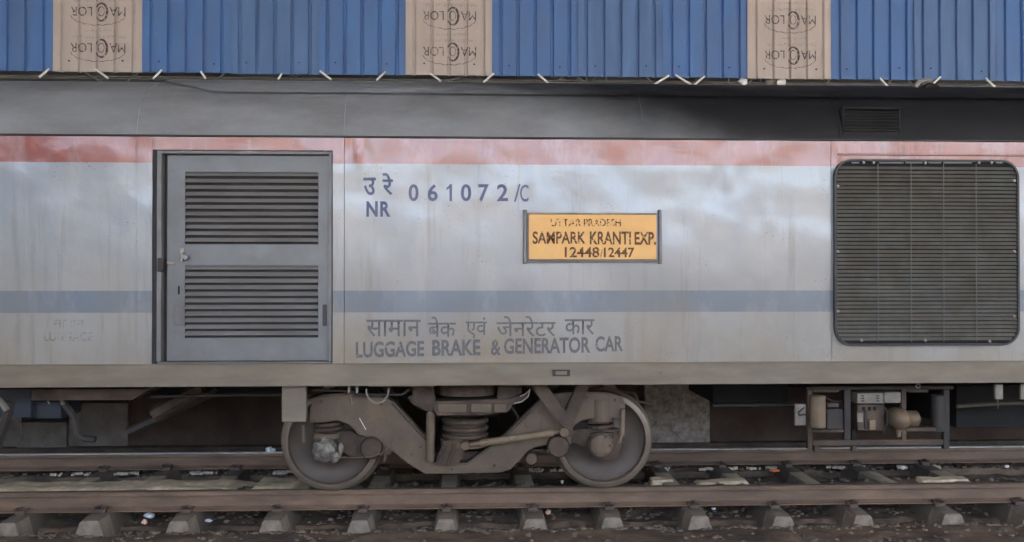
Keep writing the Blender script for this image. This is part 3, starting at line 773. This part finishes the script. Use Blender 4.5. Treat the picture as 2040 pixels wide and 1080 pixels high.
xx, zz = at(860, 662, YB); q = MB(); q.box(xx - .02, xx + .02, YB - .0035, YB - .003, zz - .004, zz + .004, rot=('Y', R(-35))); q.build('lettering', M['inkold'], co)
letter('एवं', 928, 970, 632, 675, M['inkold'], .006, 0)
letter('जेनरेटर', 989, 1107, 630, 671, M['inkold'], .006, .5)
letter('कार', 1125, 1184, 636, 667, M['inkold'], .008)
letter('LUGGAGE', 709, 845, 681, 713, M['inkold'], .030, 2.5); letter('BRAKE', 861, 957, 677, 709, M['inkold'], .030, 1)
letter('&', 978, 998, 677, 708, M['inkold'], .022); letter('GENERATOR', 1004, 1176, 674, 706, M['inkold'], .028, 3); letter('CAR', 1186, 1241, 670, 701, M['inkold'], .026, 1)
letter('सामान', 105, 168, 637, 653, M['inkghost'], .008); letter('LUGGAGE', 88, 186, 662, 680, M['inkghost'], .02)
letter('HFC/14984', 1272, 1318, 739, 746, M['inkghost'], .02, off=.014)
# small holder on the sole bar
x, z = at(1118, 743, YB - .01); b = MB()
for a, c, e, f_ in ((-.075, .075, .016, .027), (-.075, .075, -.027, -.016), (-.075, -.05, -.016, .016), (.05, .075, -.016, .016)): b.box(x + a, x + c, YB - .022, YB - .011, z + e, z + f_)
b.build('label_holder', M['darkiron'], co)
# brackets of the destination board
for px in (1046, 1314):
    x, z1 = at(px, 419, YB); z0 = at(px, 525, YB)[1]
    b = MB(); b.box(x - .012, x + .012, YB - .035, YB - .012, z0, z1, bev=.004); b.box(x - .016, x + .016, YB - .016, YB + .004, z0 - .004, z1 + .004, bev=.002)
    b.build('board_bracket', M['jamb'], co)
x0, z0 = at(1046, 522, YB); x1 = at(1314, 522, YB)[0]
b = MB(); b.box(x0 + .012, x1 - .012, YB - .03, YB - .008, z0 - .006, z0 + .008, bev=.003); b.build('board_ledge', M['jamb'], co)

# ------------------------------------------------------------------ destination board
x0, z0 = at(1051, 519, YB - .03); x1, z1 = at(1309, 425, YB - .03)
bd = empty('destination_board', ((x0 + x1) / 2, YB - .03, z0), 'yellow destination board with worn brown lettering slotted on the coach side', 'board')
b = MB(); b.box(x0 + .012, x1 - .008, YB - .031, YB - .014, z0 + .012, z1 - .012, bev=.002); b.build('board_panel', M['board'], bd)
b = MB(); b.box(x0, x1, YB - .036, YB - .01, z1 - .011, z1 + .002, bev=.003); b.box(x0, x1, YB - .036, YB - .01, z0 - .0, z0 + .011, bev=.003)
b.box(x0, x0 + .010, YB - .036, YB - .012, z0 + .012, z1 - .012); b.build('board_frame', M['palebox'], bd)
def bl(body, px0, px1, py0, py1, m, bold=.02, slope_px=0):
    Y = YB - .033; xa, za = at(px0, py0, Y); xb = at(px1, py0, Y)[0]; zb = at(px0, py1, Y)[1]
    return text_mesh(body, xa, xb, zb, za, lambda x, z: Y, bold, m=m, parent=bd)
bl('UTTAR', 1097, 1158, 436, 451, M['boardinkworn'], .016); bl('PRADESH', 1163, 1237, 436, 451, M['boardinkworn'], .02)
bl('SAMPARK', 1061, 1167, 461, 486, M['boardink'], .024); bl('KRANTI', 1175, 1257, 461, 487, M['boardink'], .024); bl('EXP.', 1264, 1307, 462, 488, M['boardink'], .03)
bl('12448', 1125, 1194, 492, 513, M['boardink'], .02); bl('/', 1195, 1202, 491, 515, M['boardinkworn'], 0); bl('12447', 1203, 1264, 493, 513, M['boardink'], .024)

# ------------------------------------------------------------------ bogie (parts of the coach)
YBF = -1.13
def PP(pts, Y): return [at(a, b_, Y) for a, b_ in pts]
frame = [(616,842),(618,812),(626,795),(645,786),(700,783),(760,789),(785,802),(852,876),(864,922),(930,922),(1000,872),(1072,800),(1092,785),(1150,779),(1215,782),(1240,790),(1246,806),(1243,832),(1178,833),(1158,838),(1143,848),(1138,862),(1138,884),(1112,882),(1068,890),(1052,898),(1018,934),(996,941),(900,944),(846,944),(814,925),(774,893),(740,872),(712,866),(706,856),(694,845),(672,838),(645,842)]
frame = [(a, b_ + (1 if a > 900 else 0)) for a, b_ in frame]
b = MB(); b.prism(PP(frame, YBF), YBF, YBF + .13, bev=.012)
bf = b.build('bogie_frame', M['under2'], co)
# far frame and cross beam
b = MB(); b.prism([(x, z) for x, z in PP(frame, YBF)], 1.0, 1.13); b.box(ax(860, -1, 930), ax(1000, -1, 930), -.98, 1.0, az(938, -1), az(900, -1), bev=.01); b.build('cross_beam', M['under'], bf)
# weld lines / flange strips
def strip(pts, Y, r, m, par, name): b = MB(); b.tube([(x, Y, z) for x, z in PP(pts, Y)], r, 6); return b.build(name, m, par)
strip([(780,803),(850,879)], YBF - .006, .008, M['under'], bf, 'weld_bead')
strip([(1006,872),(1076,801)], YBF - .006, .008, M['under'], bf, 'weld_bead')
# swing arms with pivot bushes and axle boxes
WZ = .4575
WX = [ax(659, -.94, 875), ax(1203, -.94, 870)]
def arm(pts, Y, name='axle_arm'):
    b = MB(); b.prism(PP(pts, Y), Y, Y + .12, bev=.012); return b.build(name, M['under'], bf)
arm([(622,862),(700,860),(712,868),(770,876),(786,884),(790,896),(772,908),(700,912),(684,902),(672,920),(632,922),(620,905)], -1.10)
arm([(1150,856),(1235,856),(1240,880),(1232,910),(1208,918),(1176,910),(1166,892),(1140,882),(1115,888),(1100,880),(1105,862),(1125,858)], -1.10)
def lathe_part(px, py, Y, prof, m, par, name, n=32):
    x, z = at(px, py, Y); b = MB(); b.lathe(prof, (x, Y, z), n); return b.build(name, m, par)
disc = lambda r, d=.05: [(0, -d), (r * .86, -d), (r * .97, -d * .8), (r, -d * .5), (r, d)]
lathe_part(1112, 888, -1.16, disc(.102, .05), M['under'], bf, 'pivot_bush')
lathe_part(1197, 888, -1.14, disc(.125, .03), M['under'], bf, 'axle_box')
lathe_part(1197, 888, -1.19, disc(.102, .025), M['under2'], bf, 'axle_box_cover')
lathe_part(740, 892, -1.15, disc(.10, .05), M['under'], bf, 'pivot_bush')
lathe_part(648, 896, -1.14, disc(.125, .03), M['under'], bf, 'axle_box')
lathe_part(1058, 912, -1.0, disc(.056, .06), M['under2'], bf, 'brake_pin')
for k in range(6):
    a = k * math.pi / 3; x, z = at(1197, 888, -1.215); b = MB(); b.cyl((x + .085 * math.cos(a), -1.205, z + .085 * math.sin(a)), (x + .085 * math.cos(a), -1.225, z + .085 * math.sin(a)), .009, n=6); b.build('cover_bolt', M['under'], bf)
x, z = at(646, 897, -1.18)
b = MB()
b.ball((x, -1.18, z), .105, 3, (1, .55, 1), .13); b.ball((x + .09, -1.18, z - .06), .05, 2, (1, .6, 1.2), .2); b.ball((x + .15, -1.18, z + .01), .035, 2, (.7, .5, 1.9), .2)
b.build('wrapped_axle_cover', M['foil'], bf)
# primary springs
def coil(px0, px1, py0, py1, Y, turns, wire, name):
    x0, z1 = at(px0, py0, Y); x1, z0 = at(px1, py1, Y); r = (x1 - x0) / 2 - wire; cx = (x0 + x1) / 2
    N = int(turns * 14); pts = [(cx + r * math.cos(2 * math.pi * turns * i / N), Y + r * math.sin(2 * math.pi * turns * i / N), z0 + wire + (z1 - z0 - 2 * wire) * i / N) for i in range(N + 1)]
    b = MB(); b.tube(pts, wire, 8); return b.build(name, M['under'], bf)
coil(624, 682, 838, 864, -1.02, 2, .02, 'primary_spring')
coil(1168, 1224, 830, 860, -1.02, 2, .02, 'primary_spring')
lathe = lambda prof, x, y, z, name, m, n=32: MB().lathe(prof, (x, y, z), n, axis='Z').build(name, m, bf)
x, z = at(1197, 790, -1.04)
b = MB(); b.cyl((x, -1.04, az(838, -1.04)), (x, -1.04, az(795, -1.04)), .115, n=28); b.build('spring_cap', M['under2'], bf)
x, z = at(652, 850, -1.04); b = MB(); b.cyl((x, -1.04, az(868, -1.04)), (x, -1.04, az(858, -1.04)), .135, n=28); b.build('spring_seat', M['under2'], bf)
x, z = at(1197, 850, -1.04); b = MB(); b.cyl((x, -1.04, az(872, -1.04)), (x, -1.04, az(860, -1.04)), .125, n=28); b.build('spring_seat', M['under'], bf)
# primary dampers by the wheels
def tubepart(p0, p1, Y, r, m, name, Y1=None, par=None):
    x0, z0 = at(*p0, Y); x1, z1 = at(*p1, Y if Y1 is None else Y1)
    b = MB(); b.cyl((x0, Y, z0), (x1, Y if Y1 is None else Y1, z1), r, n=18); return b.build(name, m, par or bf)
tubepart((1241, 815), (1239, 868), -1.16, .022, M['tan'], 'damper'); tubepart((1238, 868), (1234, 884), -1.16, .012, M['tan'], 'damper_rod')
tubepart((604, 845), (606, 882), -1.10, .020, M['under2'], 'damper')
# secondary suspension: bolster housing, plate, rubber and coil stack
x, z = at(930, 780, -.98)
b = MB(); b.lathe([(0, .0), (.22, -.0), (.27, -.035), (.285, -.07), (.285, -.14)], (x, -.98, Z0 - .01), 40, 'Z'); b.build('bolster_dome', M['under'], bf)
zp1, zp0 = az(803, -1.05), az(826, -1.05)
pl = PP([(868,800),(1012,795),(1045,786),(1050,795),(1022,806),(1014,820),(960,828),(870,828),(862,812)], -1.24)
b = MB(); b.prism(pl, -1.24, -.80, bev=.008); b.build('bolster_beam', M['under'], bf)
for a, c in ((872, 930), (938, 980), (984, 1010)):
    x0, z1 = at(a, 804, -1.25); x1, z0 = at(c, 822, -1.25); b = MB(); b.box(x0, x1, -1.252, -1.235, z0, z1, bev=.006); b.build('beam_rib', M['under2'], bf)
lug = PP([(820,770),(862,768),(868,800),(862,822),(845,818),(822,806),(812,792),(822,786)], -1.22)
b = MB(); b.prism(lug, -1.22, -1.10, bev=.01); b.build('damper_bracket', M['under'], bf)
lug = PP([(992,768),(1038,768),(1040,782),(1012,798),(990,798)], -1.20)
b = MB(); b.prism(lug, -1.20, -1.08, bev=.01); b.build('damper_bracket', M['under'], bf)
x, z = at(927, 850, -1.0)
zt1, zt0 = az(829, -1.0), az(872, -1.0)
pr = []
n_ = 3
for k in range(n_):
    a = zt1 - (zt1 - zt0) * k / n_; c = zt1 - (zt1 - zt0) * (k + 1) / n_
    pr += [(.175, a - .004), (.212, a - .018), (.216, (a + c) / 2), (.208, c + .016), (.175, c + .004)]
b = MB(); b.lathe([(r_, -(zz_ - zt1)) for r_, zz_ in pr], (x, -1.0, zt1), 36, 'Z')
# flip: lathe 'Z' maps +Y to +Z, so build with direct sign
b.bm.free(); b.bm = bmesh.new(); b.lathe([(r_, (zz_ - zt1)) for r_, zz_ in pr], (x, -1.0, zt1), 36, 'Z')
b.build('secondary_spring', M['under'], bf)
b = MB(); b.cyl((x, -1.0, zt0 - .06), (x, -1.0, zt0 + .002), .23, n=36); b.build('spring_seat', M['under2'], bf)
# lower damper mounting (ribbed casting in the dip of the frame)
cast = PP([(884,880),(928,872),(932,884),(914,925),(900,930),(866,928),(874,905)], -1.20)
b = MB(); b.prism(cast, -1.20, -1.12, bev=.012); b.build('damper_foot', M['under'], bf)
for p in (((888, 886), (874, 926)), ((906, 884), (892, 928))): tubepart(p[0], p[1], -1.21, .016, M['under'], 'casting_rib')
tubepart((858, 822), (857, 918), -1.17, .040, M['under2'], 'vertical_damper'); tubepart((858, 806), (858, 824), -1.17, .026, M['bolt'], 'damper_rod')
# the long slanting damper with its bright dust coat
d_ = tubepart((956, 883), (1103, 862), -1.27, .033, M['tan'], 'slanting_damper')
tubepart((924, 888), (957, 883), -1.27, .018, M['tan'], 'damper_rod'); tubepart((1103, 862), (1122, 859), -1.27, .018, M['tan'], 'damper_rod')
lathe_part(927, 887, -1.28, disc(.042, .04), M['under2'], bf, 'damper_eye'); lathe_part(1124, 860, -1.28, disc(.046, .045), M['under2'], bf, 'damper_eye')
lathe_part(1062, 842, -1.135, disc(.075, .006), M['under2'], bf, 'access_cover')
x, z = at(1020, 872, -1.305); b = MB(); b.ball((x, -1.30, z), .020, 1, (1.5, .4, 1), .2); b.build('grease_spot', M['palebox'], bf)
# V bracket from the body
v = PP([(1054,766),(1088,766),(1127,818),(1150,766),(1176,766),(1142,848),(1140,870),(1120,872),(1118,850)], -1.30)
b = MB(); b.prism(v, -1.30, -1.22, bev=.010); b.build('v_bracket', M['under'], bf)
# square plate hanging from the sole
x0, z1 = at(561, 770, -1.52); x1, z0 = at(610, 841, -1.52)
b = MB(); b.box(x0, x1, -1.52, -1.47, z0, Z0 + .02, bev=.006); b.build('hanging_plate', M['sole'], co)
b = MB(); b.box(ax(735, -1.55, 770), ax(868, -1.55, 770), -1.56, -1.50, Z0 - .018, Z0 - .001, bev=.003); b.build('mounting_strip', M['sole'], co)
# handle loop and earthing wires
x, z = at(752, 772, -1.50)
b = MB(); b.tube([(x + .098 * math.cos(a), -1.50, z - .012 + .125 * math.sin(a)) for a in [R(180 + 180 * i / 14) for i in range(15)]], .0085, 7); b.build('wire_loop', M['palebox'], co)
for px in (695, 711):
    x, z = at(px, 776, -1.5); b = MB(); b.box(x - .010, x + .010, -1.51, -1.48, z - .03, Z0, bev=.003); b.build('pipe_clip', M['palebox'], co)
strip([(697,785),(700,795),(702,806)], -1.4, .004, M['bolt'], co, 'earth_wire')
strip([(668,911),(700,912),(735,911),(762,903),(777,888),(784,868),(781,852),(770,848)], -1.22, .005, M['under2'], bf, 'earth_wire')
strip([(716,833),(729,856)], -1.145, .003, M['white'], bf, 'scratch')
strip([(766,898),(768,912),(765,920)], -1.1, .012, M['under2'], bf, 'drain_pipe')
strip([(1036,790),(1048,784),(1056,776),(1052,790),(1040,800),(1024,804)], -1.27, .006, M['bolt'], bf, 'earth_wire')

for px, py in ((640,800),(700,797),(760,806),(1115,800),(1170,792),(1225,797),(838,890),(900,935),(985,928),(820,905)):
    x, z = at(px, py, YBF); q = MB(); q.cyl((x, YBF + .01, z), (x, YBF - .014, z), .013, n=6); q.build('bolt', M['under'], bf)
strip([(622,777),(700,779),(712,786),(800,786),(816,776)], -1.28, .012, M['darkiron'], co, 'brake_hose')
strip([(1180,775),(1220,778),(1262,782),(1272,800),(1300,806)], -.7, .016, M['under'], co, 'brake_hose')
strip([(1000,800),(1020,812),(1032,830),(1030,850)], -.9, .012, M['darkiron'], bf, 'brake_hose')
strip([(1420,808),(1600,806)], -.6, .018, M['darkiron'], co, 'air_pipe')
strip([(300,790),(560,786)], -.9, .016, M['darkiron'], co, 'air_pipe')
strip([(1905,810),(1960,806),(2060,802)], -.7, .02, M['under'], co, 'air_pipe')
strip([(1640,790),(1660,800),(1690,800),(1700,790)], -1.0, .010, M['darkiron'], co, 'air_pipe')
strip([(1752,806),(1766,815),(1768,840),(1760,862)], -1.2, .007, M['darkiron'], co, 'air_pipe')
# wheels with axles
def wheel(x, y, s):
    """s=-1: outer face towards the camera"""
    b = MB()
    f = lambda r_, o_: (r_, s * o_)
    b.lathe([f(.392, .045), f(.386, .02), f(.33, -.012), (.20, -s * .02), f(.125, .012), f(.118, .045), f(0, .045)], (x, y, WZ), 72)
    wd = b.build('wheel', M['wheel'], co)
    t = MB(); t.lathe([f(.392, .047), f(.398, .058), f(.440, .058), f(.4505, .050), f(.4555, .03), f(.4575, -.03), f(.462, -.045), f(.480, -.055), f(.486, -.068), f(.478, -.078), f(.39, -.078), f(.386, .03), f(.392, .047)], (x, y, WZ), 96)
    t.build('tyre', M['wheelrim'], wd)
    return wd
YWH = -.885
for x in WX:
    wheel(x, YWH, -1); wheel(x, -YWH, 1)
    b = MB(); b.cyl((x, -.95, WZ), (x, .95, WZ), .085, n=20); b.build('axle', M['darkiron'], co)
    for yy in (-.35, .35): b = MB(); b.cyl((x, yy - .05, WZ), (x, yy + .05, WZ), .32, n=40); b.build('brake_disc', M['darkiron'], co)

# ------------------------------------------------------------------ underfloor equipment, left
def bx(px0, px1, py0, py1, Y, d, m, name, par=None, bev=.006):
    x0, z1 = at(px0, py0, Y); x1, z0 = at(px1, py1, Y); b = MB(); b.box(x0, x1, Y, Y + d, z0, z1, bev=bev); return b.build(name, m, par or co)
b = MB(); x0, z1 = at(62, 776, -1.2); x1, z0 = at(262, 797, -1.2); x2 = at(300, 776, -1.2)[0]
b.prism([(x0, z0), (x1, z0), (x2, z1), (x0, z1)], -1.2, -.7, bev=.006); b.build('cable_trough', M['under'], co)
bx(-60, 62, 775, 832, -1.0, .6, M['blueiron'], 'dark_blue_box'); bx(64, 122, 800, 834, -.9, .4, M['blueiron'], 'dark_blue_box')  # plain dark blue boxes fill this region under the body
def hose(pts, Y, r, m, name, par=None):
    return strip(pts, Y, r, m, par or co, name)
hose([(124,792),(126,802),(136,815),(146,828),(150,845),(154,862),(166,872),(190,876)], -.95, .032, M['darkiron'], 'hose')
hose([(20,800),(14,830),(4,860),(-10,900)], -1.0, .045, M['darkiron'], 'hose')
hose([(38,835),(40,850),(44,878)], -.95, .012, M['darkiron'], 'hose')
hose([(-4,795),(6,806),(14,818)], -1.05, .03, M['palebox'], 'coupling_pipe')
hose([(95,799),(99,805)], -.92, .006, M['litter'], 'pipe_clip'); hose([(122,796),(126,806)], -1.02, .018, M['palebox'], 'pipe_clip')
hose([(306,826),(350,800),(404,772)], -.6, .07, M['under'], 'brake_pipe')
hose([(256,860),(330,826),(430,778)], -.35, .045, M['darkiron'], 'drain_chute')
# --- right: equipment rack
YE = -1.18
rk = bx(1606, 1900, 770, 776, YE, .5, M['darkiron'], 'equipment_rack')
for a, c, e, f_, d, m in ((1609, 1619, 774, 895, 0, 'under'), (1682, 1695, 774, 890, .02, 'darkiron'), (1697, 1705, 778, 890, .3, 'darkiron'), (1796, 1806, 774, 880, 0, 'under'), (1880, 1892, 774, 895, .02, 'darkiron')):
    bx(a, c, e, f_, YE + d, .05, M[m], 'post', rk, .003)
bx(1619, 1880, 877, 887, YE + .004, .05, M['under'], 'rail_bar', rk); bx(1619, 1682, 856, 862, YE + .006, .05, M['under'], 'shelf', rk); bx(1806, 1870, 852, 860, YE + .006, .3, M['under'], 'shelf', rk)
bx(1619, 1672, 776, 782, YE + .006, .05, M['under'], 'rail_bar', rk); bx(1648, 1672, 803, 812, YE + .05, .05, M['under'], 'rail_bar', rk); bx(1806, 1850, 775, 782, YE + .006, .05, M['under'], 'rail_bar', rk)
x, z0 = at(1629, 852, YE - .03); z1 = az(787, YE - .03, 1629)
b = MB(); b.cyl((x, YE - .03, z0 + .012), (x, YE - .03, z1 - .012), .071, n=28); b.cyl((x, YE - .03, z0), (x, YE - .03, z0 + .012), .06, .071, n=28); b.cyl((x, YE - .03, z1 - .012), (x, YE - .03, z1), .071, .06, n=28)
b.build('filter_cylinder', M['tan'], rk)
bx(1647, 1681, 815, 855, YE + .04, .3, M['darkiron'], 'battery', rk)
q = bx(1584, 1608, 805, 848, YE + .05, .03, M['palebox'], 'plate', rk)
hose([(1602,812),(1590,822),(1592,827),(1606,826)], YE + .045, .007, M['darkiron'], 'valve_lever', rk)
bx(1708, 1762, 783, 804, YE + .03, .25, M['palebox'], 'gauge_box', rk); bx(1708, 1762, 806, 858, YE + .05, .25, M['under'], 'control_box', rk)
bx(1708, 1720, 822, 842, YE + .03, .03, M['palebox'], 'plate', rk)
bx(1762, 1795, 781, 803, YE + .01, .2, M['palebox'], 'junction_box', rk)
for i in range(3): bx(1719 + 11 * i, 1724 + 11 * i, 811, 818, YE + .04, .02, M['black'], 'knob', rk, .002)
for i in range(2):
    for j in range(3): bx(1716 + 20 * i + (10 if i else 0), 1722 + 20 * i + (10 if i else 0), 788 + 5 * j, 790 + 5 * j, YE + .025, .02, M['black'], 'knob', rk, .001)
bx(1722, 1728, 818, 855, YE + .04, .03, M['darkiron'], 'cable', rk); bx(1732, 1745, 836, 857, YE + .02, .08, M['tan'], 'pump', rk)
x, z = at(1789, 834, YE)
b = MB(); b.lathe([(0, -.12), (.04, -.115), (.082, -.085), (.098, -.04), (.10, .05), (.08, .1)], (x, YE, z), 28); b.cyl((x + .05, YE + .02, z - .005), (x + .185, YE + .02, z - .005), .075, n=24)
b.cyl((x, YE, z - .07), (x + .005, YE, z - .17), .035, .02, n=14); b.build('compressor', M['under2'], rk)
x, z0 = at(1869, 858, YE + .05); z1 = az(787, YE + .05, 1869); b = MB(); b.cyl((x, YE + .05, z0), (x, YE + .05, z1), .062, n=24); b.build('air_cylinder', M['darkiron'], rk)
for px in (1627, 1703): bx(px - 5, px + 5, 885, 900, YE + .02, .05, M['under'], 'foot', rk)
x, z = at(1829, 769, YE - .2); b = MB(); b.tube([(x + .019 * math.cos(a), YE - .2, z + .019 * math.sin(a)) for a in [R(30 * i) for i in range(13)]], .006, 6); b.build('eye_bolt', M['palebox'], co)
for a, c in ((1983, 1999), (2034, 2060)): bx(a, c, 765, 796, -1.45, .03, M['palebox'], 'hanger_bracket')
bx(1987, 1990, 796, 815, -1.44, .01, M['under'], 'hanger_rod')
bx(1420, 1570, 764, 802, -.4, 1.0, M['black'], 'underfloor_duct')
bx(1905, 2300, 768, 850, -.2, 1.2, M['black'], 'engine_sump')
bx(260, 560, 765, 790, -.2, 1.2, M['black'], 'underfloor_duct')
bx(1262, 1322, 764, 767, -1.56, .05, M['palebox'], 'mounting_strip', None, .001)

# ------------------------------------------------------------------ litter, each piece a thing
def bit(name, px, py, z, r, m, label, cat, sq=(1, 1, 1), jit=.3):
    d = CM @ Vector(((px - 1020) / F, (540 - py) / F, -1)); t = (z - CAM.z) / d.z; p = CAM + d * t
    b = MB(); b.ball((p.x, p.y, z), r, 2, sq, jit); return tag(b.build(name, M[m]), label, cat)
x_, z_ = at(537, 899, .95); b = MB(); b.ball((x_, .95, z_ - .01), .065, 2, (.9, .7, .95), .35)
tag(b.build('plastic_bag', M['litter']), 'crumpled shiny plastic bag beyond the far rail, left of the left wheel', 'bag')
x_, z_ = at(447, 902, .95); b = MB(); b.ball((x_, .95, z_ - .01), .055, 2, (1.2, .7, .8), .2)
tag(b.build('stone', M['under']), 'dull brown stone beyond the far rail, left of the shiny bag', 'stone')
bit('wrapper', 1543, 937, -.20, .035, 'orange', 'orange wrapper between the rails, right of the right wheel', 'wrapper', (1.6, .7, .5))
bit('plastic_cup', 298, 1027, -.27, .04, 'litter', 'white plastic cup below the near rail, under the sliding door', 'cup', (1.3, .8, .7), .15)
bit('wrapper', 288, 1040, -.28, .03, 'pink', 'small pinkish wrapper beside the white cup, under the sliding door', 'wrapper', (1, 1, .8))
bit('pale_bit', 416, 1037, -.28, .022, 'litter', 'small white plastic scrap between third and fourth sleeper', 'scrap', (1.5, .8, .6))
bit('wrapper', 1092, 1020, -.27, .028, 'pink', 'pale peach wrapper below the near rail, right of the bogie middle', 'wrapper', (1, .8, 1))
bit('pale_bit', 392, 1009, -.19, .016, 'litter', 'tiny white scrap against the near rail foot, left of the left wheel', 'scrap')
bit('pale_bit', 749, 943, -.2, .014, 'litter', 'tiny bright scrap between the rails, just right of the left wheel', 'scrap', (1.6, .8, .5))
bit('pale_bit', 1120, 960, -.2, .018, 'litter', 'tiny pale scrap left of the foot of the right wheel', 'scrap')
bit('pale_bit', 1670, 1013, -.24, .016, 'litter', 'tiny white scrap below the near rail, under the equipment rack', 'scrap')
bit('pale_bit', 1422, 1013, -.26, .02, 'litter', 'small pale scrap right of the sleeper next to the right wheel', 'scrap', (1.2, .8, .6))
bit('pale_bit', 2006, 929, -.2, .02, 'litter', 'white scrap between the rails at the far right edge', 'scrap', (1.3, .8, .8))
bit('pale_bit', 1798, 932, -.2, .02, 'litter', 'bright scrap between the rails, under the right end of the rack', 'scrap', (1.3, .8, .8))
# shreds of plastic film lying in a line between the rails: nobody could count them
VV, FF = [], []
for k in range(150):
    seg = random.choice([(100, 280), (380, 480), (540, 600), (1284, 1340), (1372, 1475), (1480, 1560), (1640, 1720), (1790, 1870), (1040, 1130)])
    px = random.uniform(*seg); d = CM @ Vector(((px - 1020) / F, (540 - (936 + (1020 - px) * .009 + random.uniform(-2, 2))) / F, -1)); zz = -.215
    p = CAM + d * ((zz - CAM.z) / d.z); a = len(VV); L_ = random.uniform(.008, .04); W_ = random.uniform(.003, .007)
    for dx, dy, dz in ((-L_, -W_, 0), (L_, -W_, .004), (L_, W_, .010), (-L_, W_, .006), (-L_, -W_, -.02), (L_, -W_, -.02), (L_, W_, -.02), (-L_, W_, -.02)): VV.append((p.x + dx, p.y + dy, zz + dz))
    FF += [[a, a + 1, a + 2, a + 3], [a, a + 4, a + 5, a + 1], [a + 1, a + 5, a + 6, a + 2], [a + 2, a + 6, a + 7, a + 3], [a + 3, a + 7, a + 4, a]]
me = bpy.data.meshes.new('plastic_shreds'); me.from_pydata(VV, [], FF); me.materials.append(mat('shred_plastic', (.40, .35, .28), .7, var=.5, scale=12))
o = bpy.data.objects.new('plastic_shreds', me); COL.objects.link(o); tag(o, 'thin pale shreds of plastic scattered along the middle of the track', 'litter', kind='stuff')
